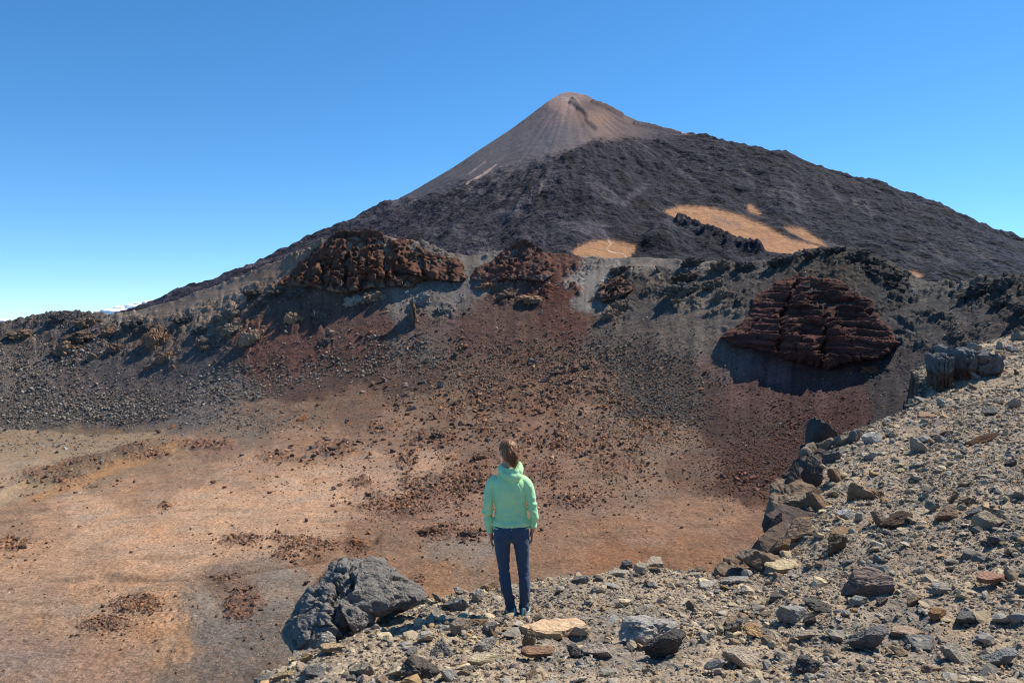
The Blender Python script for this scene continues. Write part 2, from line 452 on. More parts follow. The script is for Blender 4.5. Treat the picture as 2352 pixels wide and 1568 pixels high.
# lava-shelf front above the low olive floor, and the little hollows of the orange floor
dz = dz - 1.0 * np.exp(-(segd(Ug, Vg, [(230, 1330), (420, 1328), (640, 1300), (780, 1275), (860, 1240)]) / 9) ** 2)
dz = dz + 2.0 * np.exp(-(segd(Ug, Vg, [(-50, 1165), (60, 1105), (270, 1040), (340, 1020), (430, 1008)]) / 10) ** 2)
dz = dz + 0.5 * np.exp(-(segd(Ug, Vg, [(380, 1600), (395, 1540), (425, 1440), (436, 1345)]) / 14) ** 2)
dz = dz * ss(0, 6, np.arange(NR))[:, None]
Pc = P0.copy(); Pc[..., 2] += dz
# crest roughness
edge = ss(0.93, 1.0, s_)[:, None]
Pc[..., 2] += edge * (1 - smooth) * (1.3 * ridged(Pn / 9, 3, 41) - 0.6)

SOIL = [ # u, v, colour of the ground there in the sunlit photograph
 (40,1080,158,140,114),(100,1045,128,115,94),(0,1130,172,150,124),(170,1045,128,115,94),(-150,1100,156,138,114),(240,1022,120,105,88),(-150,1020,112,104,94),
 (50,850,108,101,98),(150,880,97,90,90),(250,850,80,77,80),(450,850,76,74,78),(50,950,96,90,88),(250,950,90,84,84),(450,950,104,99,97),(510,890,108,103,101),(-150,900,98,92,90),(380,920,86,82,83),
 (50,790,92,86,84),(200,800,86,82,82),(330,760,88,80,77),(120,740,76,74,77),(440,700,112,104,100),(500,668,122,113,108),(600,640,110,97,90),(640,615,116,103,96),(300,722,112,107,103),(550,650,116,106,100),(0,760,82,78,78),
 (700,790,91,68,64),(620,850,91,68,64),(680,900,87,70,65),(760,760,87,70,67),(850,780,88,68,64),(800,850,81,65,61),(950,870,89,73,67),(640,760,92,70,66),(720,700,86,72,68),(800,720,84,70,68),(640,700,80,72,70),
 (980,700,104,102,102),(945,800,96,88,85),(1000,760,92,80,78),(1060,650,108,106,108),(1080,600,112,109,106),(1030,590,110,105,102),(900,560,110,102,98),
 (1080,770,91,72,68),(1150,710,87,70,65),(1280,610,89,64,59),(1300,680,86,57,52),(1310,740,85,60,55),(1230,820,101,80,70),(1100,860,106,87,77),(1180,780,90,72,66),
 (1365,645,128,126,124),(1345,690,112,110,109),(1385,610,118,115,113),(1450,603,112,109,106),(1600,605,104,102,101),(1400,760,86,80,78),(1500,700,74,72,73),(1600,700,94,90,87),(1590,770,92,87,84),(1500,850,80,73,71),(1500,930,74,70,70),(1600,890,80,70,68),(1450,820,82,74,72),(1640,640,72,70,70),(1440,660,72,68,67),(1560,650,76,72,70),
 (1750,890,85,65,65),(1850,930,77,57,57),(1700,980,79,62,58),(1720,1060,78,58,52),(1950,950,72,50,50),(1760,870,102,78,80),(1870,880,85,65,66),(1800,1040,74,54,50),(1680,850,92,80,80),(1680,900,88,68,66),
 (2100,750,66,66,69),(2100,850,59,57,61),(2050,940,56,53,56),(2200,690,72,72,74),(2300,680,62,60,61),(1950,605,62,59,57),(2150,656,92,91,90),(2210,657,92,91,90),(1700,625,80,78,78),(2050,690,64,63,65),(1740,660,66,64,65),(2250,800,64,62,64),(1840,600,64,61,60),(2500,700,66,64,64),(2500,950,62,58,60),(1660,740,84,82,82),
 (1000,930,127,105,90),(1200,920,128,100,82),(1350,880,118,94,79),(1350,980,139,115,99),(1500,1010,134,114,99),(1150,1000,133,109,94),(900,980,144,118,100),(700,1010,157,127,106),(500,1022,142,117,100),(350,1055,148,124,102),(250,1085,152,128,104),(820,940,117,95,83),(600,960,124,106,94),(700,950,128,106,90),(540,985,124,110,98),
 (200,1180,197,163,135),(500,1150,199,165,137),(700,1130,197,163,136),(400,1250,195,161,133),(650,1220,193,159,132),(100,1280,185,151,124),(900,1090,180,149,127),(100,1400,169,143,122),(200,1350,178,146,120),(50,1500,155,133,118),(300,1480,164,134,111),(400,1400,188,151,120),(250,1550,159,131,112),(120,1190,178,146,121),(60,1180,160,131,109),(420,1080,159,131,110),(560,1085,176,145,122),(300,1120,172,141,117),(-150,1300,170,141,117),(380,1480,174,139,109),
 (500,1450,128,117,109),(600,1480,119,110,102),(550,1370,125,106,96),(650,1345,147,132,119),(480,1560,122,110,102),(640,1420,123,113,104),(470,1400,146,134,122),(440,1560,135,118,105),(600,1560,115,104,95),
 (760,1300,155,125,103),(860,1285,147,113,90),(900,1270,142,115,96),(1000,1320,151,119,94),(1300,1250,150,119,97),(1400,1290,152,113,86),(1500,1220,156,124,102),(1600,1270,149,113,88),(1650,1180,155,123,101),(1300,1150,144,117,100),(1450,1100,142,119,102),(1600,1080,115,93,81),(1700,1120,91,68,58),(1000,1180,153,122,104),(1060,1265,146,128,114),(1200,1300,146,115,93),(1500,1290,146,109,83),(1720,1230,141,111,92),(1200,1100,142,117,101)]
def soil_map(u, v, table, vs=1.7, power=7.0, soft=6.0):
    num = np.zeros(u.shape + (3,)); den = np.zeros(u.shape)
    for (a, b, r, g, bl) in table:
        w = 1.0 / ((u - a) ** 2 + (vs * (v - b)) ** 2 + soft ** 2) ** (power / 2)
        num += w[..., None] * lin((r, g, bl)); den += w
    return num / den[..., None]

def light_on(n):
    """sun and sky received by ground of this slope, used to turn measured picture colour into the ground's own colour"""
    d = np.clip(n @ L, 0.28, 1)[..., None]
    return d * 4.6 / math.pi * np.array([1.0, 0.93, 0.82]) * 1.27 + np.array([0.15, 0.32, 0.56])

wu = Ug + 26 * fbm(np.stack([Ug / 40, Vg / 45, Vg * 0], -1), 5, 51, 0.65)
wu = wu + 7 * noise(np.stack([Ug / 5, Vg / 5, Vg * 0], -1), 54)
wv = Vg + 5 * noise(np.stack([Ug / 5, Vg / 5, Vg * 0], -1), 55) + 15 * fbm(np.stack([Ug / 40, Vg / 45, Vg * 0 + 9], -1), 5, 52, 0.65)
C = soil_map(wu, wv, SOIL)
wn_ = 4 * fbm(np.stack([Ug / 14, Vg / 9, Vg * 0], -1), 3, 53)
m_ = ss(-3, 3, sdist(Ug + wn_, Vg + wn_, [(-400, 1190), (0, 1152), (30, 1125), (100, 1072), (170, 1052), (235, 1040), (330, 1010), (380, 1000), (330, 992), (200, 1000), (60, 985), (-400, 985)]))[..., None]
C = C * (1 - m_) + m_ * lin((176, 154, 130)) * (1 - 0.25 * ss(1100, 1000, Vg))[..., None]
m_ = ss(-3, 3, sdist(Ug + wn_, Vg + wn_, [(60, 1145), (150, 1105), (260, 1062), (300, 1045), (420, 1012), (440, 1018), (330, 1062), (250, 1092), (180, 1120), (110, 1145)]))[..., None] * 0.8
C = C * (1 - m_) + m_ * lin((176, 138, 102))
C = C / light_on(normals(P0))
# the floor is dusty, the scree darker
C = C * (1 - 0.04 * (1 - wallm) - 0.07 * wallm)[..., None]
# streaks down the scree
st = fbm(np.stack([Ug / 9 + 0.02 * (Vg - 700) * (Ug - 1176) / 1176, Vg / 130, Vg * 0], -1), 3, 61)
st2 = fbm(np.stack([Ug / 22 + 0.01 * (Vg - 700) * (Ug - 1176) / 1176, Vg / 260, Vg * 0], -1), 3, 67)
C = C * (1 + (0.25 * st + 0.28 * st2) * wallm)[..., None]
C = C * (1 + 0.16 * fbm(Pn / 10, 4, 62, 0.6))[..., None]
hue = fbm(Pn / 16 + 40, 4, 63, 0.6)[..., None] * (1 - wallm)[..., None]
C = C * (1 + hue * np.array([0.10, -0.02, -0.14]))
dk = ss(0.25, 0.8, fbm(np.stack([Pn[..., 0] / 26, Pn[..., 1] / 9, Pn[..., 2]], -1), 4, 66, 0.6))[..., None] * (1 - wallm)[..., None]
C = C * (1 - 0.28 * dk)
# lava outcrop tone, clinker patches
C = C * (1 - om * 0.10 * ss(0, 1, idv))[..., None]
clk = lin((120, 88, 74)) / 1.3; clk2 = lin((96, 78, 70)) / 1.3
cm = (RM * (0.5 + 0.5 * gid))[..., None]
C = C * (1 - 0.75 * cm) + 0.75 * cm * np.where((fbm(Pn / 30, 2, 64) > 0)[..., None], clk, clk2)
# darker ash line winding over the floor
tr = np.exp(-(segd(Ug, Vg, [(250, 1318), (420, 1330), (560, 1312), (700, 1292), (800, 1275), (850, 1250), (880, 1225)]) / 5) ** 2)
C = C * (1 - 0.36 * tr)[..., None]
tr = np.exp(-(segd(Ug + 4 * wob, Vg, [(444, 1345), (436, 1440), (404, 1540), (396, 1600)]) / 8) ** 2)  # narrow shadow beside the low ridge, painted into the ground colour
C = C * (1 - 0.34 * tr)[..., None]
tr = np.exp(-(segd(Ug, Vg, [(1480, 720), (1600, 800)]) / 5) ** 2)
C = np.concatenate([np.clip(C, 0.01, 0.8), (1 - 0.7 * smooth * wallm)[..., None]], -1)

nV = Pc.reshape(-1, 3)
# far side: slopes fall away to the sea behind the crest; near side: floor under the viewer's cliff
rows = [Pc]
cols_ = [C]
last = Pc[-1]
back = []
for dy, dzb in ((6, 0.0), (30, -5), (120, -45), (700, -300), (3500, -1700), (12000, -3050)):
    b = last.copy(); k = (b[:, 1] + dy) / b[:, 1]
    b[:, 0] *= k; b[:, 1] += dy; b[:, 2] = last[:, 2] + dzb if dy < 3000 else dzb
    back.append(b)
front = []
for yy, zz in ((70, -70), (120, -84)):
    b = Pc[0].copy(); k = yy / b[:, 1]; b[:, 0] *= k; b[:, 1] = yy; b[:, 2] = zz; front.append(b)
Pall = np.concatenate([np.array(front), Pc, np.array(back)], 0)
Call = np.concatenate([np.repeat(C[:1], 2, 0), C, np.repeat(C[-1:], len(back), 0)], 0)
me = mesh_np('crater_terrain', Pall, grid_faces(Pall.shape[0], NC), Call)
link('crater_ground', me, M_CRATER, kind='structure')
Ucr, Vcr = proj(Pc)
NRM = normals(Pc)
NRM0 = normals(P0)

def crater_spot(u, v):
    d = (Ucr - u) ** 2 + (Vcr - v) ** 2
    i = np.unravel_index(np.argmin(d), d.shape)
    return Pc[i], NRM0[i]
def crater_depth(u, v):
    """smooth depth of the wall at picture points (bilinear in the construction grid)"""
    j = np.clip((u - CUg[0]) / (CUg[1] - CUg[0]), 0, NC - 1.001); j0 = j.astype(int); fj = j - j0
    rvv = np.interp(u, CUg, rv)
    i = np.clip((v - 1640) / (rvv - 1640) * (NR - 1), 0, NR - 1.001); i0 = i.astype(int); fi = i - i0
    a = Yg[i0, j0] * (1 - fj) + Yg[i0, j0 + 1] * fj
    b = Yg[i0 + 1, j0] * (1 - fj) + Yg[i0 + 1, j0 + 1] * fj
    return a * (1 - fi) + b * fi

# ------------------------------------------------------------------ the great volcano behind
SKYL = [(-400, 880), (0, 800), (200, 750), (300, 716), (370, 690), (400, 668), (450, 657), (520, 632), (560, 622), (600, 600), (660, 575), (700, 553), (770, 525), (830, 497), (900, 465), (960, 432), (1040, 385),
        (1100, 345), (1170, 300), (1230, 255), (1260, 232), (1290, 214), (1310, 211), (1345, 218), (1370, 232), (1420, 258), (1480, 285), (1530, 300), (1560, 307), (1620, 315), (1680, 330),
        (1740, 345), (1800, 353), (1840, 373), (1890, 388), (1950, 412), (2020, 430), (2100, 460), (2150, 475), (2200, 500), (2280, 535), (2352, 557), (2500, 612), (2700, 670)]
TC, TR = 1150, 330
TU = np.linspace(-380, 2680, TC)
sv = np.interp(TU, *zip(*SKYL))
ys = np.interp(TU, [-400, 300, 900, 1310, 1560, 1800, 2352, 2700], [1900, 1950, 2150, 2300, 2200, 2000, 1700, 1600])
ysb = sm(np.interp(TU, [-400, 600, 1300, 2000, 2700], [1000, 1000, 950, 850, 800]))
ts = np.linspace(0, 1, TR)
TV = 800 + (sv[None] - 800) * ts[:, None] ** 0.9
TV = np.maximum(TV, sv[None])
TV[:, :] = np.where(sv[None] > 795, 800 + ts[:, None] * (sv[None] - 800), TV)
TY = ysb[None] + (ys - ysb)[None] * (0.55 * ts + 0.45 * ts ** 2)[:, None]
TU2 = np.broadcast_to(TU[None], TV.shape)
T0 = at(TU2, TV, TY)
Tn = T0 * np.array([1, 1, 0])
sx, sy = at(1310., 211., 2300.)[:2]
rr = np.hypot(T0[..., 0] - sx, T0[..., 1] - sy)
ph = np.arctan2(T0[..., 0] - sx, -(T0[..., 1] - sy))
CONE = [(900, 480), (1000, 440), (1062, 418), (1150, 395), (1210, 378), (1260, 362), (1320, 340), (1380, 322), (1430, 312), (1490, 318), (1530, 306), (1570, 309), (1560, 150), (1200, 150), (900, 300)]
cw = 14 * fbm(np.stack([TU2 / 45, TV / 30, TV * 0], -1), 3, 70)
cw = cw * 1.5 + 6 * noise(np.stack([TU2 / 8, TV / 6, TV * 0], -1), 69)
cone = ss(-24, 16, sdist(TU2 + cw, TV + cw * 0.5, CONE))
PATCH = [[(1525, 487), (1560, 473), (1620, 475), (1700, 495), (1760, 520), (1820, 553), (1900, 567), (1880, 582), (1800, 588), (1740, 575), (1690, 560), (1640, 545), (1570, 515)],
         [(1712, 475), (1725, 470), (1748, 490), (1747, 497), (1720, 487)],
         [(1800, 522), (1840, 525), (1890, 555), (1900, 567), (1850, 553), (1815, 535)],
         [(1312, 580), (1340, 560), (1395, 550), (1460, 565), (1463, 572), (1450, 592), (1390, 598), (1330, 594)],
         [(2082, 628), (2100, 625), (2120, 634), (2115, 640), (2095, 636)]]
pw = 5.0 * fbm(np.stack([TU2 / 9, TV / 6, TV * 0], -1), 3, 71)
patch = 0
for p in PATCH: patch = np.maximum(patch, ss(-4.5, 4.5, sdist(TU2 + 1.5 * pw, TV + 0.6 * pw, p)))
# lava tongues run away from the summit
fl = np.stack([ph * 13 + 0.6 * fbm(Tn / 260, 3, 72), rr / 520, rr * 0], -1)
flow = ridged(fl, 2, 73)
amp = (1 - cone) * (1 - 0.9 * patch)
f1, f2, idl = worley(Tn / 30 + 0.5 * fbm(Tn / 40, 2, 74)[..., None], 75, 2)
pd = -99.0
for p in PATCH: pd = np.maximum(pd, sdist(TU2, TV - 0, p))
amp = amp * (0.25 + 0.75 * ss(0, 22, -pd))
rgh = 0.35 + 0.65 * ss(-0.25, 0.5, fbm(Tn / 120, 3, 86) + 0.35 * flow)
dzt = amp * (5 * flow * ss(60, 500, rr) + 9 * fbm(Tn / 90, 3, 79) + rgh * (4.0 * (idl - 0.5) * ss(0.02, 0.3, f2 - f1) + 3.6 * fbm(Tn / 13, 2, 76) + 3.6 * ridged(Tn / 40, 2, 77)))
dzt = dzt + cone * (2.4 * fbm(np.stack([ph * 16, rr / 300, rr * 0], -1), 4, 78) * ss(20, 200, rr) + 0.7 * fbm(Tn / 16, 3, 80))
# hill between the two pumice fields, levee along its right side, dark lava below the summit
dzt = dzt + 26 * np.exp(-((TU2 - 1528) / 42) ** 2 - ((TV - 562) / 26) ** 2)
dzt = dzt + 13 * np.exp(-(segd(TU2, TV, [(1560, 522), (1630, 552), (1690, 573), (1745, 590)]) / 9) ** 2) * (0.7 + 0.6 * ridged(Tn / 14, 2, 81))
FLOWS = [[(1312, 236), (1330, 246), (1345, 262)], [(1362, 236), (1392, 246), (1432, 268)], [(1345, 268), (1352, 283), (1368, 296)], [(1315, 228), (1330, 250)], [(1455, 282), (1520, 300), (1560, 306)]]
fm = 0
for p in FLOWS: fm = np.maximum(fm, 1 - ss(2, 6, segd(TU2 + cw * 0.5, TV + cw * 0.3, p)))
dzt = dzt + fm * (3 + 3 * ridged(Tn / 12, 3, 82))
dzt = dzt * ss(0, 5, np.arange(TR))[:, None]
T1 = T0.copy(); T1[..., 2] += dzt
TSOIL = [(900, 520, 60, 58, 68), (700, 590, 62, 60, 68), (1100, 480, 62, 60, 68), (1200, 560, 60, 59, 66), (1300, 450, 60, 58, 66), (1500, 420, 58, 57, 66), (1450, 520, 60, 58, 66), (1700, 420, 56, 56, 66), (1900, 480, 55, 56, 66),  # lava tones kept bluish: the slight distance haze is put into the colour
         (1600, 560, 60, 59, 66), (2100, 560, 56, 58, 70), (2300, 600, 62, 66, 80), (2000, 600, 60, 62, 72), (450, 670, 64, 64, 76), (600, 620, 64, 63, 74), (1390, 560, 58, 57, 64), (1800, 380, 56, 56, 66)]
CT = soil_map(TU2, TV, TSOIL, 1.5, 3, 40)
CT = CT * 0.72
# ash lying in the hollows between the tongues
ash = ss(0.0, 0.55, -flow * 0.45 + 0.9 * fbm(np.stack([ph * 9, rr / 170, rr * 0], -1), 5, 83, 0.6) + 0.2) * (1 - cone)
CT = CT * (1 - 0.7 * ash[..., None]) + 0.7 * ash[..., None] * lin((104, 98, 98)) * 0.85
lv = ss(0.1, 0.6, fbm(np.stack([ph * 14, rr / 120, rr * 0], -1), 5, 87, 0.65))[..., None] * (1 - cone)[..., None]
CT = CT * (1 - 0.45 * lv)
b1, b2, bid = worley(Tn / 11, 88, 2)
hf = fbm(np.stack([ph * 46, rr / 260, rr * 0], -1), 3, 91)
blk = (0.65 * hf + (bid - 0.5) * 0.9 * ss(0.0, 0.2, b2 - b1) + 0.35 * noise(Tn / 5, 89))[..., None] * (1 - cone)[..., None]
CT = CT * (1 + blk * (1 - 0.5 * ash[..., None]))
scree = lin((128, 112, 102)); gscr = lin((112, 104, 101)); osc = lin((158, 124, 100))
cs = soil_map(TU2, TV, [(1310, 215, 170, 140, 122), (1290, 240, 178, 140, 118), (1260, 260, 130, 112, 103), (1240, 320, 116, 106, 102), (1150, 340, 112, 103, 98), (1350, 250, 120, 96, 86), (1340, 300, 128, 110, 100), (1300, 310, 122, 110, 104),
        (1370, 275, 168, 128, 100), (1350, 262, 150, 116, 94), (1380, 300, 150, 120, 100), (1440, 285, 130, 104, 92), (1420, 250, 138, 108, 96), (1500, 295, 108, 94, 90), (1050, 400, 104, 96, 93), (1000, 420, 92, 86, 86), (1220, 270, 120, 104, 98), (1180, 370, 108, 98, 93), (1300, 230, 190, 160, 140)], 1.5, 3.5, 8)
cs = cs * (1 + 0.06 * fbm(np.stack([ph * 22, rr / 200, rr * 0], -1), 3, 84))[..., None]
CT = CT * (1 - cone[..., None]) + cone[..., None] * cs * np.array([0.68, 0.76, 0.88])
CT = CT * (1 - 0.6 * fm[..., None]) + 0.6 * fm[..., None] * lin((74, 64, 64))
for seg, wd, c3 in (([(1140, 378), (1118, 396), (1072, 424)], 2.2, (176, 150, 134)), ([(1115, 372), (1078, 398)], 1.6, (150, 130, 120)), ([(955, 463), (935, 475)], 1.6, (135, 122, 112)),
                    ([(1222, 440), (1218, 480)], 1.4, (120, 106, 98)), ([(1245, 432), (1238, 462)], 2.0, (112, 100, 95)), ([(1545, 302), (1565, 305), (1580, 309)], 2.2, (200, 160, 135))):
    m_ = (1 - ss(wd * 0.5, wd * 1.6, segd(TU2 + pw * 0.4, TV + pw * 0.4, seg)))[..., None] * 0.85
    CT = CT * (1 - m_) + m_ * lin(c3)
pc = lin((180, 136, 98)) * (1 + 0.30 * fbm(np.stack([TU2 / 14, TV / 2.5 - TU2 * 0.12, TV * 0], -1), 4, 85))[..., None]
CT = CT / (0.75 * light_on(normals(T0)) + 0.25)
pcn = pc / light_on(normals(T0))
CT = CT * (1 - patch[..., None]) + patch[..., None] * pcn
# grey ash lying in long hollows of the dark lava
for seg, wd in (([(1125, 502), (1195, 492)], 11), ([(1350, 420), (1380, 450), (1412, 468)], 10), ([(1243, 440), (1272, 411)], 8), ([(1431, 476), (1486, 427)], 6), ([(1148, 530), (1212, 466)], 6), ([(1968, 467), (2002, 500)], 9), ([(1820, 420), (1836, 494)], 6),
                ([(2115, 575), (2184, 608)], 8), ([(800, 522), (862, 506)], 7), ([(1500, 560), (1530, 530), (1540, 560)], 14), ([(1640, 500), (1700, 520)], 5), ([(1290, 520), (1350, 540)], 8), ([(1040, 540), (1120, 560)], 9), ([(1560, 400), (1600, 430)], 6),
                ([(1900, 560), (1990, 600)], 7), ([(1050, 470), (1100, 450)], 6), ([(2200, 560), (2280, 610)], 6), ([(1700, 390), (1730, 430)], 5), ([(950, 520), (1010, 545)], 7), ([(1900, 430), (1930, 470)], 5)):
    m_ = (1 - ss(wd * 0.4, wd * 1.7, segd(TU2 + pw * 1.2, TV + pw * 0.8, seg)))[..., None] * 0.36
    CT = CT * (1 - m_) + m_ * lin((112, 104, 102)) * 0.62 / 0.8
# foot paths across the left pumice field
pm = (1 - ss(0.4, 1.3, segd(TU2, TV, [(1396, 551), (1404, 560), (1394, 570), (1400, 578), (1432, 584), (1440, 592)])))[..., None] * 0.6
CT = CT * (1 - pm) + pm * lin((225, 200, 170))
bk = []
for dy, dzb in ((40, -6), (300, -190), (1500, -1100), (9000, -3050)):
    b = T1[-1].copy(); k = (b[:, 1] + dy) / b[:, 1]; b[:, 0] *= k; b[:, 1] += dy; b[:, 2] = b[:, 2] + dzb if dy < 5000 else dzb; bk.append(b)
Tall = np.concatenate([T1, np.array(bk)], 0)
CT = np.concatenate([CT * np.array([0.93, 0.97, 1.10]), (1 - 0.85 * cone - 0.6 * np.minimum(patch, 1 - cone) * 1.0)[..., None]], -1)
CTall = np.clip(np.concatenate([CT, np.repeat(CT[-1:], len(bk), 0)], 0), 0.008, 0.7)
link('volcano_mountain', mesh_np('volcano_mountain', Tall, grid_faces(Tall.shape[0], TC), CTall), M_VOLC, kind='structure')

# ------------------------------------------------------------------ clouds on the horizon
mc, n_, l_, b_ = mat_new('cloud', 1.0)
b_.inputs['Base Color'].default_value = (0.95, 0.96, 0.97, 1)
b_.inputs['Subsurface Weight'].default_value = 0.0
def ico(sub):
    bm = bmesh.new(); bmesh.ops.create_icosphere(bm, subdivisions=sub, radius=1)
    v = np.array([x.co[:] for x in bm.verts]); f = np.array([[q.index for q in x.verts] for x in bm.faces]); bm.free()
    return v, f
ICO = {k: ico(k) for k in (1, 2, 3, 4, 5)}
def cloud(name, puffs, dist, label):
    vs, fs, off = [], [], 0
    v0, f0 = ICO[4]
    for (u, v, ru, rvv) in puffs:
        c = at(float(u), float(v), float(dist)); k = dist / F
        p = v0 * np.array([ru * k, ru * k * 0.9, rvv * k])
        p = p * (1 + 0.07 * fbm(v0 * 2.2 + u * 0.07, 3, 90))[:, None]
        vs.append(p + c); fs.append(f0 + off); off += len(v0)
    o = link(name, mesh_np(name, np.concatenate(vs), np.concatenate(fs)), mc, label=label, category='cloud')
    return o
cloud('cloud', [(262, 713, 30, 5), (286, 708, 24, 6), (306, 704, 20, 7), (324, 700, 17, 7), (340, 697, 15, 7), (240, 716, 24, 3), (356, 694, 18, 5), (300, 716, 60, 8), (274, 706, 12, 4), (330, 706, 30, 9)], 30000, 'small white cumulus cloud sitting behind the dark ridge where the volcano starts to rise')
cloud('cloud', [(-20, 738, 22, 5), (4, 737, 14, 4), (-60, 738, 30, 7)], 30000, 'scrap of white cloud at the far left edge just above the crater rim')

# ------------------------------------------------------------------ crags on the crater wall
def crag(name, poly, centre, T, style, cols, label, nth=360, nph=120, seed=0, cat='rock outcrop', lump=1.0, cracks=()):
    return crag_(name, poly, centre, T, style, cols, label, nth, nph, seed, cat, lump, cracks)
def crag_(name, poly, centre, T, style, cols, label, nth, nph, seed, cat, lump, cracks):
    poly = np.array(poly, float); cx, cy = centre
    th = np.linspace(0, 2 * np.pi, nth, endpoint=False)
    # boundary radius along each direction
    R = np.zeros(nth)
    n = len(poly)
    for q, t in enumerate(th):
        dx, dy = math.cos(t), math.sin(t); best = 0
        for i in range(n):
            a = poly[i] - (cx, cy); b = poly[(i + 1) % n] - (cx, cy)
            e = b - a; den = dx * e[1] - dy * e[0]
            if abs(den) < 1e-9: continue
            r = (a[0] * e[1] - a[1] * e[0]) / den; s = (a[0] * dy - a[1] * dx) / den
            if r > 0 and -1e-6 <= s <= 1 + 1e-6: best = max(best, r)
        R[q] = best
    R *= 1 + 0.085 * fbm(np.stack([np.cos(th) * 5, np.sin(th) * 5, th * 0 + seed], -1), 4, seed, 0.6)
    phi = np.linspace(0, np.pi * 0.82, nph)
    rho = np.sin(np.minimum(phi, np.pi / 2))
    rho = np.where(phi > np.pi / 2, np.sin(phi) * 0.3 + 0.7, rho)
    u = cx + rho[:, None] * (R * np.cos(th))[None]; v = cy + rho[:, None] * (R * np.sin(th))[None]
    dep = crater_depth(u.ravel(), v.ravel()).reshape(u.shape)
    low_ = ss(poly[:, 1].min(), poly[:, 1].max(), v)
    Y = dep - T * (0.20 + 0.90 * low_) * np.sign(np.cos(phi))[:, None] * np.abs(np.cos(phi))[:, None] ** 0.38 - T * 0.05
    P = at(u, v, Y)
    Y = Y + 0.30 * T * ((u - cx) / (R.max() + 1)) * (1 - rho ** 6)[:, None]
    # buttresses and gullies
    fold = noise(np.stack([P[..., 0] / 13 + 0.3 * fbm(P / 12, 2, seed + 20), P[..., 2] / 40, P[..., 0] * 0 + seed], -1), seed + 21)
    Y = Y - T * 0.42 * np.sign(fold) * np.abs(fold) ** 0.7 * (1 - rho ** 5)[:, None]
    P = at(u, v, Y)
    q = P / 1.0
    frac = 0
    if style == 'layers':
        zz = P[..., 2] + 0.05 * P[..., 0] + 1.2 * fbm(P / 18, 2, seed + 3)
        band = noise(np.stack([zz / 1.9, zz * 0 + .5, zz * 0], -1), seed) * 0.5 + 0.5 * noise(np.stack([zz / 0.8, zz * 0, P[..., 0] / 30], -1), seed + 1)
        w1, w2, wid = worley(np.stack([P[..., 0] / 13, zz / 5, P[..., 1] / 30], -1) + 0.15 * fbm(P / 6, 2, 1)[..., None], seed + 2, 3)
        st_ = zz / 3.3 + 0.5 * wid; sf = st_ - np.floor(st_); hh = (_h(np.floor(st_).astype(np.int64), np.zeros_like(st_, dtype=np.int64), np.zeros_like(st_, dtype=np.int64), seed) & 255) / 255.0
        s2 = zz / 9.5 + 0.12 * fold; s2 = s2 - np.floor(s2)
        disp = 3.0 * (sf * ss(1, .86, sf) - .4) * (0.5 + hh) + 8.5 * (s2 * ss(1, .88, s2) - .4) + 0.4 * band + 1.6 * (wid - 0.4) + 1.6 * ss(0, 0.06, w2 - w1) - 1.4 + 0.35 * fbm(P / 2, 3, seed + 5)
        frac = band
    else:
        w1, w2, wid = worley(np.stack([P[..., 0] / 5.5, P[..., 2] / 9, P[..., 1] / 8], -1) * lump + 0.3 * fbm(P / 5, 3, seed)[..., None], seed + 2, 3)
        disp = 2.6 * (wid - 0.4) + 1.2 * ss(0, 0.12, w2 - w1) + 0.6 * fbm(P / 3, 4, seed + 5) + 4.2 * fbm(np.stack([P[..., 0] / 9, P[..., 2] / 26, P[..., 1] / 15], -1), 3, seed + 6)
        s2 = P[..., 2] / 13 + 0.8 * fbm(P / 14, 3, seed + 30) + 0.5 * wid; s2 = s2 - np.floor(s2)
        disp = disp + 6.5 * (s2 * ss(1, .85, s2) - .4)
        frac = fbm(P / 9, 3, seed + 9)
    sc = min(1.0, T / 8) * (0.35 + 0.65 * (1 - rho ** 6))[:, None]
    for cs_ in cracks: disp = disp - 7 * np.exp(-(segd(u + 3 * fbm(P / 6, 2, 4), v, cs_) / 4.5) ** 2)
    disp = disp * sc
    P[..., 1] -= disp
    P[..., 2] += 0.35 * disp + sc * 0.6 * fbm(P / 4, 2, seed + 11)
    P[..., 0] += sc * 0.8 * fbm(P / 5, 3, seed + 12)
    c = [lin(k) for k in cols]
    t = ss(-0.4, 0.5, frac)[..., None]
    Cc = c[0] * (1 - t) + c[1] * t
    t2 = ss(0.1, 0.6, fbm(P / 14, 3, seed + 14))[..., None]
    Cc = Cc * (1 - t2) + c[2] * t2
    if len(c) > 3:
        t3 = (ss(0.45, 0.95, rho)[:, None] * ss(cy, poly[:, 1].max(), v) * ss(-0.3, 0.3, fbm(P / 7, 2, 3)))[..., None]
        Cc = Cc * (1 - t3) + c[3] * t3
    return link(name, mesh_np(name, P, grid_faces(nph, nth, wrap=True), Cc), M_CRAG, label=label, category=cat)

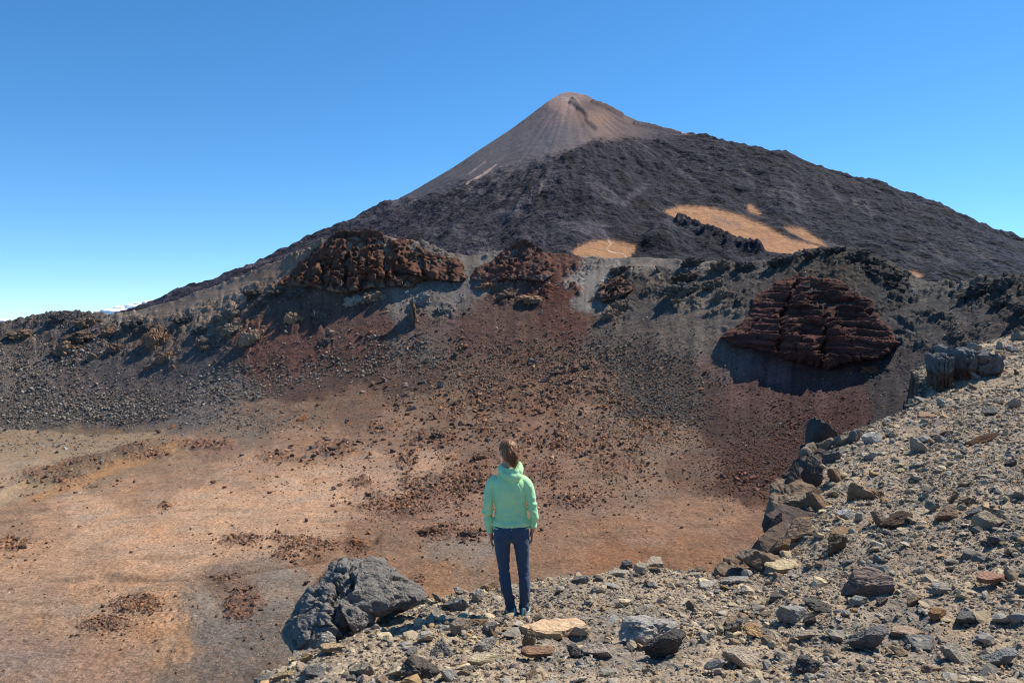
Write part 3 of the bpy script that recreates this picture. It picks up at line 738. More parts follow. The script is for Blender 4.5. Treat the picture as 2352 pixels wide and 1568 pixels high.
crag('rock_crag', [(640, 655), (665, 625), (695, 603), (730, 570), (765, 541), (790, 529), (830, 531), (850, 526), (870, 531), (887, 548), (905, 552), (930, 547), (960, 560), (1000, 580), (1040, 595), (1062, 612), (1070, 640),
      (1058, 650), (1020, 642), (975, 645), (940, 660), (890, 658), (840, 664), (800, 674), (750, 667), (700, 660)], (850, 618), 8.5, 'blocks',
     [(104, 74, 60), (126, 88, 70), (84, 64, 56), (150, 128, 110)], 'big rust brown crag with twin humps on the rim left of the pointed peak', 560, 160, 3, lump=0.42, cracks=([(892, 545), (885, 600), (890, 655)], [(800, 560), (795, 660)], [(740, 600), (745, 660)], [(960, 580), (975, 640)]))
crag('rock_crag', [(1083, 642), (1092, 615), (1125, 602), (1160, 574), (1188, 556), (1205, 550), (1225, 560), (1250, 578), (1278, 600), (1275, 628), (1245, 648), (1200, 642), (1150, 645), (1110, 648)], (1185, 618), 5, 'blocks',
     [(106, 76, 66), (126, 88, 74), (88, 66, 60), (150, 130, 116)], 'smaller pointed rust brown peak on the crater rim above the red scree', 320, 100, 5, lump=0.5)
crag('rock_crag', [(1662, 775), (1672, 755), (1715, 732), (1732, 690), (1755, 668), (1800, 640), (1850, 628), (1900, 638), (1960, 668), (2000, 695), (2022, 730), (2050, 758), (2060, 785), (2042, 812), (2005, 828), (1950, 832),
      (1905, 846), (1860, 838), (1800, 824), (1740, 806), (1690, 790)], (1880, 762), 15, 'layers',
     [(78, 52, 47), (116, 77, 66), (88, 60, 53)], 'huge dark red layered cliff jutting from the right crater wall over its own shadow', 620, 210, 8, cracks=([(1893, 690), (1898, 760), (1890, 835)], [(1830, 650), (1800, 720), (1790, 800)], [(1900, 705), (1960, 690), (2000, 720)]))
crag('rock_outcrop', [(1370, 685), (1375, 660), (1395, 640), (1425, 628), (1450, 640), (1453, 665), (1435, 678), (1405, 690), (1385, 695)], (1412, 662), 7, 'blocks',
     [(110, 82, 70), (134, 102, 86), (90, 70, 62)], 'upright orange brown outcrop beside the pale grey ash chute', 160, 50, 12)
crag('rock_outcrop', [(1970, 590), (2010, 592), (2045, 602), (2075, 625), (2090, 650), (2080, 668), (2050, 660), (2020, 640), (1985, 620)], (2035, 628), 6, 'blocks',
     [(66, 58, 54), (88, 76, 68), (58, 54, 54)], 'dark craggy lava outcrop on the rim right above the huge layered cliff', 180, 50, 14, lump=1.5)

# ------------------------------------------------------------------ rock shapes
def rock_np(sub, seed, planes=13, rough=0.07, flat=1.0, vesic=0.0, slab=False):
    v, f = ICO[sub]; rs = np.random.RandomState(seed)
    N = rs.normal(size=(planes, 3)); N /= np.linalg.norm(N, axis=1)[:, None]
    D = rs.uniform(0.38, 0.95, planes)
    if slab:
        N[:, 2] *= 0.25; N /= np.linalg.norm(N, axis=1)[:, None]; D = rs.uniform(0.6, 0.95, planes)
        N = np.concatenate([N, [(0.03, 0.02, 1), (-0.02, 0.03, -1)]]); D = np.concatenate([D, [0.22, 0.22]])
    dt = v @ N.T
    r = np.min(np.where(dt > 0.08, D / np.maximum(dt, 0.08), 9), axis=1)
    r = np.minimum(r, 1.45)
    r = r + rough * fbm(v * 1.7 + seed, 4, seed) + rough * 0.5 * fbm(v * 6 + seed, 3, seed + 5) * (sub > 2)
    if vesic and sub > 3:
        a, b, i = worley(v * 5 + seed, seed, 3); r = r + vesic * (0.5 * (i - 0.5) + 0.35 * ss(0, 0.2, b - a) - 0.25 * ss(0.25, 0.0, a))
    p = v * r[:, None]
    p /= np.abs(p).max(0)           # fits the unit box
    return p * 0.5, f
def rock_mesh(name, mat, **k):
    p, f = rock_np(**k)
    m = mesh_np(name, p, f, smooth=False); m.materials.append(mat); return m
BIG = [rock_mesh('stone_shape', M_STONE, sub=4, seed=100 + i, planes=9 + i % 6, rough=0.05 + 0.02 * (i % 4), vesic=(0.18 if i % 3 == 2 else 0)) for i in range(12)]
MED = [rock_mesh('stone_shape', M_STONE, sub=3, seed=200 + i, planes=8 + i % 6, rough=0.05 + 0.02 * (i % 3)) for i in range(14)]
pebc = bpy.data.collections.new('pebble shapes')
for i in range(12):
    o = bpy.data.objects.new('pebble_shape', rock_mesh('pebble_shape', M_PEB, sub=2, seed=300 + i, planes=6 + i % 4, rough=0.05)); pebc.objects.link(o)

def scatter(name, P, size, colr, seed, flat=(0.45, 0.9), bury=0.2):
    """many loose stones as one countless mass (geometry nodes instances)"""
    rs = np.random.RandomState(seed); n = len(P)
    m = bpy.data.meshes.new(name); m.vertices.add(n)
    sc = size[:, None] * np.stack([rs.uniform(0.75, 1.3, n), rs.uniform(0.7, 1.15, n), rs.uniform(flat[0], flat[1], n)], 1)
    q = P.copy(); q[:, 2] += sc[:, 2] * (0.5 - bury)* 0.8
    m.vertices.foreach_set('co', q.astype(np.float32).ravel())
    def attr(nm, ty, data, key):
        a = m.attributes.new(nm, ty, 'POINT'); a.data.foreach_set(key, np.ascontiguousarray(data).ravel())
    attr('turn', 'FLOAT_VECTOR', np.stack([rs.normal(0, 0.28, n), rs.normal(0, 0.28, n), rs.uniform(0, 6.28, n)], 1).astype(np.float32), 'vector')
    attr('size', 'FLOAT_VECTOR', sc.astype(np.float32), 'vector')
    attr('shape', 'INT', rs.randint(0, 12, n).astype(np.int32), 'value')
    attr('stone_color', 'FLOAT_COLOR', np.concatenate([colr, np.ones((n, 1))], 1).astype(np.float32), 'color')
    o = link(name, m, None, kind='stuff')
    g = bpy.data.node_groups.new(name, 'GeometryNodeTree')
    g.interface.new_socket('Geometry', in_out='INPUT', socket_type='NodeSocketGeometry')
    g.interface.new_socket('Geometry', in_out='OUTPUT', socket_type='NodeSocketGeometry')
    gi, go = g.nodes.new('NodeGroupInput'), g.nodes.new('NodeGroupOutput')
    ip = g.nodes.new('GeometryNodeInstanceOnPoints'); ci = g.nodes.new('GeometryNodeCollectionInfo')
    ci.inputs['Collection'].default_value = pebc; ci.inputs['Separate Children'].default_value = True; ci.inputs['Reset Children'].default_value = True
    def na(nm, ty):
        x = g.nodes.new('GeometryNodeInputNamedAttribute'); x.data_type = ty; x.inputs['Name'].default_value = nm; return x.outputs['Attribute']
    g.links.new(gi.outputs[0], ip.inputs['Points']); g.links.new(ci.outputs[0], ip.inputs['Instance'])
    ip.inputs['Pick Instance'].default_value = True
    g.links.new(na('shape', 'INT'), ip.inputs['Instance Index'])
    er = g.nodes.new('FunctionNodeEulerToRotation'); g.links.new(na('turn', 'FLOAT_VECTOR'), er.inputs[0]); g.links.new(er.outputs[0], ip.inputs['Rotation'])
    g.links.new(na('size', 'FLOAT_VECTOR'), ip.inputs['Scale'])
    g.links.new(ip.outputs[0], go.inputs[0])
    md = o.modifiers.new('scatter', 'NODES'); md.node_group = g
    return o

def place_stone(name, mesh, pos, size, col, rz=0, tilt=(0, 0), **props):
    o = bpy.data.objects.new(name, mesh); COL.objects.link(o)
    o.location = pos; o.scale = size; o.rotation_euler = (tilt[0], tilt[1], rz)
    o.color = tuple(col) + (1.0,)
    for k, v in props.items(): o[k] = v
    return o
# ------------------------------------------------------------------ the rim the hiker stands on
LAND = [(-7, -6), (-4.5, 0), (-2.9, 3.2), (-2.05, 4.6), (-1.72, 5.3), (-1.95, 6.0), (-1.75, 7.0), (-1.15, 7.9), (-0.5, 8.35), (0.2, 8.7), (1.1, 9.15), (1.75, 9.3), (2.35, 9.0), (3.05, 9.4), (3.62, 10.5), (4.45, 12.3), (5.5, 14.3),
        (6.5, 15.6), (7.6, 16.7), (8.8, 18.2), (10.2, 20), (11.2, 22), (12.6, 25), (16, 29), (23, 37), (34, 46), (60, 62), (90, 60), (90, -30), (-7, -30)]
HP = np.array([(0, 0, -1.65), (0, 3, -2.05), (0, 5, -2.48), (0, 7.5, -2.93), (0, 8.7, -3.02), (-1.8, 5.5, -2.66), (-1.6, 7.2, -2.92), (1.3, 9.0, -2.98), (2.4, 8.8, -2.95), (3.2, 10.5, -2.86), (5.3, 14.6, -2.58), (7.3, 16.6, -2.48),
               (10.2, 20, -2.30), (11.5, 22, -1.95), (14, 25, -1.75), (23, 37, -1.40), (3, 4.9, -2.32), (4.9, 7.7, -2.12), (8, 12, -1.95), (2.5, 7, -2.72), (5, 10.5, -2.42), (16, 20, -1.4), (30, 30, -0.6), (60, 55, -1.0), (-5, -5, -1.8), (8, 4, -1.3), (40, 10, 1.0), (0, -10, -1.0), (8, 0, -0.9), (1.5, 5, -2.42)])
def _phi(r): return np.sqrt(r * r + 1.0)
_D = np.hypot(HP[:, None, 0] - HP[None, :, 0], HP[:, None, 1] - HP[None, :, 1])
_A = np.block([[_phi(_D), np.ones((len(HP), 1)), HP[:, :2]], [np.ones((1, len(HP))), np.zeros((1, 3))], [HP[:, :2].T, np.zeros((2, 3))]])
_A[:len(HP), :len(HP)] -= np.eye(len(HP)) * 0.02
_w = np.linalg.solve(_A, np.concatenate([HP[:, 2], [0, 0, 0]]))
def Hbase(x, y):
    o = _w[-3] + _w[-2] * x + _w[-1] * y
    for k in range(len(HP)): o = o + _w[k] * _phi(np.hypot(x - HP[k, 0], y - HP[k, 1]))
    return o
def rim_sd(x, y):
    q = np.stack([x, y, x * 0], -1)
    return sdist(x, y, LAND) + 0.28 * fbm(q / 0.9, 4, 101) * ss(0, 3, y) + 0.0
def Hrim(x, y):
    q = np.stack([x, y, x * 0], -1)
    z = Hbase(x, y) + 0.10 * fbm(q / 1.6, 3, 102) + 0.035 * fbm(q / 0.35, 3, 103) + 0.012 * fbm(q / 0.08, 2, 104)
    a, b, i = worley(q / 0.22, 105, 2)
    z = z + 0.03 * i * ss(0.0, 0.25, b - a)
    sd = rim_sd(x, y)
    drop = np.maximum(-sd, 0)
    face = 0.22 * fbm(np.stack([x, y, z * 0 + drop * 2], -1) / 0.7, 3, 106)
    return z - np.minimum(drop * (7.0 + 3 * face), 75) - 0.10 * ss(0.5, 0, sd), sd
gu = np.concatenate([np.linspace(-1800, 280, 60)[:-1], np.linspace(280, 2640, 860), np.linspace(2640, 5200, 50)[1:]])
gy = np.concatenate([np.linspace(0.8, 4.4, 26)[:-1], np.exp(np.linspace(math.log(4.4), math.log(20), 300)), np.exp(np.linspace(math.log(20), math.log(62), 70))[1:]])
GU, GY = np.meshgrid(gu, gy)
GX = (GU - CU) / F * GY
GZ, GSD = Hrim(GX, GY)
G = np.stack([GX, GY, GZ], -1)
gn = np.stack([GX, GY, GX * 0], -1)
tan = lin((194, 177, 155)); gry = lin((158, 150, 140)); och = lin((184, 160, 130)); brn = lin((142, 124, 108))
t1 = ss(-0.2, 0.5, fbm(gn / 1.1, 4, 110))[..., None]; t2 = ss(0.1, 0.7, fbm(gn / 0.7 + 30, 4, 111))[..., None]; t3 = ss(0.2, 0.8, fbm(gn / 2.2 + 60, 3, 112))[..., None]
GC = tan * (1 - t1) + gry * t1; GC = GC * (1 - 0.7 * t2) + och * 0.7 * t2; GC = GC * (1 - 0.6 * t3) + brn * 0.6 * t3
cl = (ss(0.02, -0.35, GSD) * (GY < 15) + ss(0.55, -0.1, GSD) * (GY >= 15))[..., None]
GC = GC * (1 - cl) + lin((96, 78, 68)) * cl
GC = GC * 0.53 * np.array([1.06, 1.0, 0.95])
keep = (GSD[:-1, :-1] > -7.5) | (GSD[1:, 1:] > -7.5)
gme = mesh_np('rim_ground', G, grid_faces(len(gy), len(gu), keep), GC)
link('ground', gme, M_GROUND, kind='structure')

def rim_spot(u, v):
    """where the line of sight through a picture point meets the rim ground"""
    a, b = ray(u, v); ys_ = np.linspace(3.5, 60, 3000)
    z, sd = Hrim(a * ys_, ys_)
    below = (b * ys_ < z) & (sd > -0.15)
    k = int(np.argmax(below)) if below.any() else int(np.argmin(np.abs(b * ys_ - z) + 10 * (sd < 0)))
    return np.array([a * ys_[k], ys_[k], z[k]])

def scat_rim(n, ylo, yhi, smin, smax, seed, pw=2.2):
    rs = np.random.RandomState(seed)
    y = np.sqrt(rs.uniform(ylo ** 2, yhi ** 2, n * 3)); u = rs.uniform(450, 2560, n * 3); x = (u - CU) / F * y
    q = np.stack([x, y, x * 0], -1)
    ok = (sdist(x, y, LAND) > -0.05) & (fbm(q / 1.3, 3, 120) + rs.uniform(-0.6, 0.6, n * 3) > -0.35)
    x, y = x[ok][:n], y[ok][:n]
    z, sd = Hrim(x, y); k = sd > -0.1; x, y, z = x[k], y[k], z[k]
    r = rs.uniform(0, 1, len(x)); s = smin * (1 - r * (1 - (smin / smax) ** pw)) ** (-1 / pw)
    return np.stack([x, y, z], -1), s
PAL = np.array([(200, 184, 160), (176, 170, 162), (150, 150, 152), (122, 122, 122), (218, 200, 165), (140, 118, 98), (196, 158, 112), (86, 82, 80), (186, 162, 148), (190, 182, 170), (160, 142, 122)])
PNAME = ['tan', 'pale grey', 'grey', 'blue grey', 'cream', 'brown', 'orange tan', 'dark grey', 'pinkish', 'whitish', 'sandy brown']
PW = np.array([.20, .14, .10, .08, .12, .09, .06, .05, .06, .05, .05]); PW /= PW.sum()
def pal_cols(n, seed, gain=0.72):
    rs = np.random.RandomState(seed); i = rs.choice(len(PAL), n, p=PW)
    c_ = PAL[i] * 0.72 + np.array((172, 162, 150)) * 0.28
    return lin(c_) * gain * np.array([1.05, 1.0, 0.90]) * rs.uniform(0.75, 1.2, n)[:, None], i
for q, (n, a, b, s0, s1, sd) in enumerate([(46000, 4.3, 11, 0.010, 0.028, 1), (28000, 4.3, 18, 0.022, 0.055, 2), (19000, 4.3, 30, 0.045, 0.18, 3), (5500, 12, 50, 0.07, 0.24, 4)]):
    P_, s = scat_rim(n, a, b, s0, s1, 130 + q)
    c, _ = pal_cols(len(P_), 140 + q)
    scatter('rim_gravel', P_, s, c, 150 + q, flat=(0.22, 0.7))

# named stones of the rim: u, v (middle), width, height in the 2352 px photograph, colour, shape kind, tilt, label, short
c_pg, c_g, c_bg, c_dk, c_tan, c_crm, c_brn, c_or, c_pk, c_dkb = (205, 200, 192), (165, 162, 158), (146, 146, 148), (92, 90, 90), (205, 185, 155), (222, 204, 160), (150, 122, 98), (222, 180, 130), (200, 176, 162), (98, 78, 66)
HERO = [
 (1270, 1442, 152, 70, (240, 202, 166), 'slab', 'flat pale orange slab just behind the hiker\'s right shoe, the widest flat stone', 'the flat orange slab'),
 (1216, 1467, 33, 42, (170, 150, 122), 'r', 'small olive tan cone shaped stone leaning on the left end of the flat orange slab', 'the cone shaped stone'),
 (1059, 1440, 56, 46, (165, 152, 138), 'r', 'greyish brown pointed stone at the right end of the long shadow left of the hiker', 'the pointed grey brown stone'),
 (1108, 1428, 50, 20, c_brn, 'r', 'brown stone with a dark hollow left of the hiker\'s shoes', 'the hollow brown stone'),
 (1129, 1455, 34, 26, (140, 118, 100), 'r', 'small brown round stone below the hollow brown stone', 'the small brown round stone'),
 (1150, 1430, 30, 20, c_g, 'r', 'small grey stone just below the hiker\'s left shoe', 'the grey stone below the shoe'),
 (1117, 1480, 64, 32, (175, 172, 168), 'r', 'grey stone with a brown face above the long cream block', 'the grey stone above the cream block'),
 (1102, 1514, 90, 34, (224, 210, 178), 'slab', 'long cream yellow block lying flat left below the flat orange slab', 'the long cream block'),
 (963, 1541, 96, 56, (98, 92, 88), 'v', 'dark brown rounded rough boulder at the bottom edge below the hiker', 'the dark rounded boulder'),
 (1029, 1550, 46, 38, (186, 188, 190), 'r', 'pale blue grey pointed stone right of the dark rounded boulder at the bottom edge', 'the pale blue grey stone'),
 (828, 1538, 62, 40, (175, 165, 152), 'r', 'grey stone streaked tan at the bottom left of the rim', 'the tan streaked grey stone'),
 (722, 1544, 62, 28, (128, 130, 134), 'r', 'dark grey low stone near the bottom left corner of the rim', 'the low dark grey stone'),
 (650, 1550, 52, 34, (205, 180, 140), 'r', 'tan stone at the outermost bottom left end of the rim', 'the outermost tan stone'),
 (748, 1474, 48, 38, (205, 198, 192), 'r', 'pale block standing against the foot of the big dark lava boulder', 'the pale block at the lava boulder'),
 (756, 1497, 74, 30, (212, 186, 146), 'slab', 'yellow tan flat stone under the pale block at the foot of the lava boulder', 'the yellow tan stone'),
 (699, 1511, 36, 30, (215, 180, 130), 'r', 'tan block on the edge below the left end of the big lava boulder', 'the tan edge block'),
 (1046, 1386, 66, 40, (136, 138, 142), 'v', 'blue grey porous stone left of the hiker\'s legs', 'the blue grey porous stone'),
 (1091, 1370, 40, 32, c_pg, 'r', 'pale rounded stone on the edge between the blue grey stone and the hiker', 'the pale rounded edge stone'),
 (1124, 1346, 46, 26, (175, 145, 118), 'r', 'low brown stone on the very edge just left of the hiker\'s knees', 'the low brown edge stone'),
 (1055, 1357, 30, 18, c_pg, 'r', 'small white stone on the edge between the lava boulder and the hiker', 'the small white edge stone'),
 (1219, 1352, 26, 24, c_pg, 'r', 'pale stone on the edge just right of the hiker\'s calf', 'the pale stone beside the calf'),
 (1263, 1350, 66, 20, (160, 155, 150), 'slab', 'long low grey stone on the edge right of the hiker', 'the long low grey stone'),
 (1333, 1331, 44, 24, (150, 150, 150), 'r', 'grey stone on the edge midway between the hiker and the right rocks', 'the grey midway edge stone'),
 (1373, 1329, 28, 17, (128, 126, 126), 'r', 'small dark grey stone on the edge beside the pale block', 'the small dark edge stone'),
 (1420, 1314, 50, 26, c_pg, 'r', 'pale wide block on the edge right of the hiker', 'the pale wide edge block'),
 (1440, 1298, 32, 22, (128, 134, 144), 'r', 'blue grey stone behind the pale wide edge block', 'the blue grey edge stone'),
 (1475, 1308, 44, 34, (200, 192, 180), 'r', 'pale stone at the top of the edge right of the blue grey edge stone', 'the pale stone at the top edge'),
 (1510, 1305, 60, 26, (190, 172, 158), 'slab', 'pinkish grey flat stone at the right end of the near edge', 'the pinkish flat edge stone'),
 (938, 1387, 28, 26, (180, 140, 110), 'r', 'small reddish brown stone right of the big lava boulder', 'the small reddish stone'),
 (887, 1388, 26, 20, (165, 165, 165), 'r', 'small grey stone against the right foot of the big lava boulder', 'the small grey stone at the lava boulder'),
 (850, 1446, 60, 16, c_g, 'slab', 'flat grey stone below the big lava boulder', 'the flat grey stone'),
 (1322, 1497, 42, 34, (105, 106, 110), 'v', 'dark rough stone between the flat orange slab and the pale pinkish stone', 'the dark rough stone'),
 (1373, 1495, 68, 42, (205, 192, 182), 'r', 'pale pinkish grey stone left of the dark black faced block', 'the pale pinkish stone'),
 (1230, 1503, 92, 26, (168, 128, 104), 'slab', 'reddish brown low slab right of the long cream block', 'the reddish brown slab'),
 (1500, 1450, 150, 80, (180, 178, 178), 'r', 'large pale grey boulder behind the black faced block at the bottom centre', 'the large pale grey boulder'),
 (1525, 1488, 108, 76, (78, 76, 78), 'v', 'black faced rough block in front of the large pale grey boulder', 'the black faced block'),
 (1690, 1332, 62, 34, (188, 186, 182), 'r', 'pale grey rounded block below the brown rocks of the notch', 'the pale grey rounded block'),
 (1626, 1345, 70, 12, c_pg, 'slab', 'thin flat grey stone left of the pale grey rounded block', 'the thin flat grey stone'),
 (1800, 1300, 92, 38, (215, 195, 160), 'slab', 'pale tan flat block at the foot of the craggy brown rocks', 'the pale tan flat block'),
 (1919, 1250, 62, 68, (112, 96, 78), 'r', 'dark olive brown blocky rock on the upper slope', 'the olive brown rock'),
 (1953, 1214, 82, 28, (150, 120, 92), 'slab', 'brown flat slab above the olive brown rock', 'the brown flat slab'),
 (1936, 1184, 60, 26, (195, 198, 200), 'r', 'whitish stone above the brown flat slab', 'the whitish stone'),
 (1977, 1187, 40, 26, (215, 215, 212), 'r', 'bright pale stone with a dark face above the brown flat slab', 'the bright pale stone'),
 (2025, 1193, 46, 40, (150, 135, 125), 'r', 'grey brown rounded stone left of the dark tilted slab', 'the grey brown stone'),
 (2070, 1192, 98, 48, (112, 88, 72), 'tilt', 'dark brown tilted slab propped up on the right slope', 'the dark tilted slab'),
 (2182, 1180, 68, 44, (148, 124, 108), 'r', 'brown stone right of the dark tilted slab', 'the brown stone right of the slab'),
 (2148, 1161, 38, 28, (175, 175, 172), 'r', 'grey stone above the brown stone on the right slope', 'the grey slope stone'),
 (2225, 1149, 50, 26, (165, 140, 118), 'r', 'brownish stone behind the blue grey stone on the right slope', 'the brownish slope stone'),
 (2250, 1172, 52, 26, (126, 128, 132), 'r', 'dark blue grey stone left of the tan slab near the right edge', 'the dark blue grey stone'),
 (2314, 1161, 80, 36, (215, 186, 152), 'slab', 'tan flat slab near the right edge below a thick brown slab', 'the tan slab at the right edge'),
 (2335, 1117, 60, 28, (188, 158, 132), 'slab', 'thick brown slab lying at the right edge', 'the thick brown slab'),
 (2267, 1009, 96, 20, (130, 92, 70), 'tilt', 'long thin reddish brown slab stuck edgewise in the upper slope', 'the long thin reddish slab'),
 (2106, 1023, 54, 44, (178, 170, 160), 'r', 'big grey tan pointed boulder on the upper slope right of the rim rocks', 'the grey tan pointed boulder'),
 (1998, 1010, 62, 34, (205, 204, 202), 'r', 'white grey boulder on the rim edge in the middle of the right slope', 'the white grey boulder'),
 (1966, 1003, 36, 38, (108, 110, 116), 'r', 'dark grey block touching the left side of the white grey boulder', 'the dark grey block'),
 (2000, 1048, 34, 22, (188, 190, 190), 'r', 'light grey stone below the white grey boulder', 'the light grey stone'),
 (1911, 1049, 44, 38, (98, 98, 104), 'v', 'dark craggy rock on the rim edge below the white grey boulder', 'the dark craggy rim rock'),
 (1921, 1090, 50, 42, (140, 114, 92), 'r', 'brown block below the dark craggy rim rock', 'the brown rim block'),
 (2017, 1134, 46, 28, (162, 138, 112), 'r', 'tan brown stone above the grey brown rounded stone', 'the tan brown stone'),
 (2045, 998, 30, 16, (178, 176, 172), 'r', 'small grey stone right of the white grey boulder', 'the small grey stone by the white boulder'),
 (2085, 993, 34, 16, (185, 180, 172), 'slab', 'flat grey stone behind the grey tan pointed boulder', 'the flat grey stone behind the boulder'),
 (2008, 1345, 128, 76, (130, 115, 112), 'r', 'large purple brown boulder in the middle of the right slope', 'the large purple brown boulder'),
 (1976, 1383, 42, 28, (178, 184, 188), 'r', 'pale grey angular stone at the lower left of the purple brown boulder', 'the pale angular stone'),
 (2025, 1382, 44, 28, (100, 98, 104), 'r', 'dark stone right of the pale grey angular stone', 'the dark stone by the purple boulder'),
 (2017, 1286, 40, 24, (175, 175, 176), 'r', 'grey stone above the purple brown boulder', 'the grey stone above the boulder'),
 (2027, 1303, 56, 20, (115, 118, 124), 'r', 'dark grey low stone between the grey stone and the purple brown boulder', 'the dark grey low stone'),
 (1822, 1416, 96, 58, (165, 168, 170), 'r', 'light grey pitted boulder left of the purple brown boulder', 'the light grey pitted boulder'),
 (1885, 1393, 74, 32, (100, 98, 98), 'v', 'dark low stone behind the light grey pitted boulder', 'the dark low stone'),
 (1682, 1443, 46, 36, (125, 122, 118), 'v', 'dark grey stone between the pale grey and the pitted boulder', 'the dark grey middle stone'),
 (1699, 1507, 106, 66, (196, 182, 170), 'r', 'pale pinkish triangular boulder at the bottom edge right of the black faced block', 'the pale triangular boulder'),
 (1868, 1530, 70, 46, (92, 92, 98), 'r', 'dark slate stone at the bottom edge right of the pale triangular boulder', 'the dark slate stone'),
 (1996, 1475, 100, 66, (118, 118, 124), 'v', 'dark grey craggy boulder low on the right slope', 'the dark grey craggy boulder'),
 (2127, 1475, 100, 44, (126, 128, 132), 'slab', 'blue grey flat boulder right of the dark grey craggy boulder', 'the blue grey flat boulder'),
 (2165, 1354, 62, 34, (196, 190, 184), 'r', 'pale grey stone right of the large purple brown boulder', 'the pale grey slope stone'),
 (2157, 1416, 48, 34, (188, 140, 98), 'r', 'orange brown stone in the lower right rubble', 'the orange brown stone'),
 (2097, 1382, 46, 32, (165, 145, 122), 'r', 'tan brown stone right of the purple brown boulder', 'the tan stone by the purple boulder'),
 (2089, 1454, 86, 20, (205, 178, 158), 'slab', 'pinkish flat slab above the blue grey flat boulder', 'the pinkish flat slab'),
 (2233, 1431, 88, 26, (108, 110, 114), 'slab', 'dark grey long stone right of the orange brown stone', 'the dark grey long stone'),
 (2293, 1242, 70, 28, (118, 120, 128), 'r', 'dark grey stone by the right edge at mid slope', 'the dark grey edge stone'),
 (2305, 1516, 88, 46, (152, 156, 162), 'r', 'blue grey boulder in the bottom right corner', 'the blue grey corner boulder'),
 (2288, 1343, 80, 30, (188, 140, 122), 'slab', 'reddish slab by the right edge in the lower slope', 'the reddish slab'),
 (1650, 1400, 58, 16, (215, 205, 190), 'slab', 'flat white stone on open gravel above the dark grey middle stone', 'the flat white stone'),
 (1960, 1425, 60, 26, (205, 198, 188), 'slab', 'cream grey slab right of the light grey pitted boulder', 'the cream grey slab'),
 (1780, 1460, 60, 26, (198, 190, 178), 'slab', 'pale slab below the light grey pitted boulder', 'the pale slab'),
 (1860, 1460, 70, 36, (190, 180, 168), 'r', 'pale sandy stone between the pitted boulder and the craggy boulder', 'the pale sandy stone'),
 (2335, 928, 36, 26, (205, 180, 160), 'r', 'pinkish stone high at the right edge', 'the pinkish high stone'),
 (2276, 945, 48, 22, (112, 114, 118), 'r', 'dark grey stone high on the right slope below the skyline', 'the dark high stone'),
 (2144, 953, 54, 18, (160, 128, 100), 'slab', 'brown flat slab near the rim edge below the black ledge rock', 'the brown rim slab'),
 (2161, 922, 28, 18, (185, 195, 205), 'r', 'pale blue stone under the black ledge rock', 'the pale blue stone'),
 (2250, 800, 46, 30, (140, 142, 146), 'r', 'grey boulder on top of the slope behind the black ledge rock', 'the grey boulder behind the ledge'),
 (2300, 795, 34, 22, (165, 168, 170), 'r', 'light grey boulder on the skyline right of the black ledge rock', 'the light grey skyline boulder'),
 (2330, 802, 38, 18, (150, 150, 152), 'r', 'flat grey boulder on the skyline near the right edge', 'the flat skyline boulder'),
 (2345, 772, 34, 30, (130, 124, 120), 'r', 'dark grey boulder topping the slope at the right edge', 'the topmost dark boulder'),
 (2240, 862, 30, 22, (158, 158, 160), 'r', 'grey stone right of the black ledge rock', 'the grey stone by the ledge'),
 (2322, 1064, 30, 20, (98, 98, 104), 'r', 'dark stone at the right edge above the thick brown slab', 'the dark stone at the edge'),
 # the broken rock of the notch, seen from its shaded side
 (1733, 1282, 108, 66, (128, 112, 98), 'r', 'big grey brown rock overhanging the notch at its lowest end', 'the lowest notch rock'),
 (1796, 1252, 50, 62, (130, 104, 86), 'r', 'upright brown rock between the lowest notch rock and the tilted slab', 'the upright brown rock'),
 (1846, 1214, 108, 54, (165, 135, 112), 'tilt', 'brown tilted slab leaning over the notch', 'the leaning brown slab'),
 (1790, 1206, 46, 52, (96, 86, 80), 'v', 'dark rock under the craggy tan rock in the notch', 'the dark notch rock'),
 (1848, 1152, 80, 44, (160, 146, 128), 'v', 'craggy tan grey rock in the middle of the notch', 'the craggy tan rock'),
 (1832, 1108, 62, 92, (92, 82, 76), 'r', 'tall dark cliff block on the rim edge below the white grey boulder row', 'the tall dark cliff block'),
 (1868, 1092, 56, 84, (84, 78, 78), 'v', 'dark shaded cliff block right of the tall dark one', 'the second cliff block'),
 (1862, 1042, 58, 52, (150, 134, 118), 'r', 'light brown rock capping the dark cliff blocks', 'the capping brown rock'),
 (1898, 1022, 40, 34, (165, 150, 138), 'r', 'pinkish grey rock on the edge above the dark cliff blocks', 'the pinkish rim rock'),
 (1935, 1010, 40, 32, (150, 142, 132), 'r', 'grey rock left of the dark grey block on the rim edge', 'the grey rim rock'),
 (1880, 1150, 70, 50, (140, 112, 90), 'r', 'brown craggy rock behind the craggy tan rock', 'the brown craggy rock'),
 (1975, 1130, 100, 50, (158, 132, 106), 'v', 'broad brown layered rock on the slope right of the notch', 'the broad brown rock'),
]
OUTM = {'r': BIG, 'v': [m for i, m in enumerate(BIG) if i % 3 == 2]}
SLAB = [rock_mesh('slab_shape', M_STONE, sub=4, seed=400 + i, planes=7, rough=0.05, slab=True) for i in range(5)]
rs = np.random.RandomState(77)
def near_hero_early(u, v):
    best = min(HERO, key=lambda h: (h[0] - u) ** 2 + (h[1] - v) ** 2); return 'by ' + best[7]
hero_pos = []
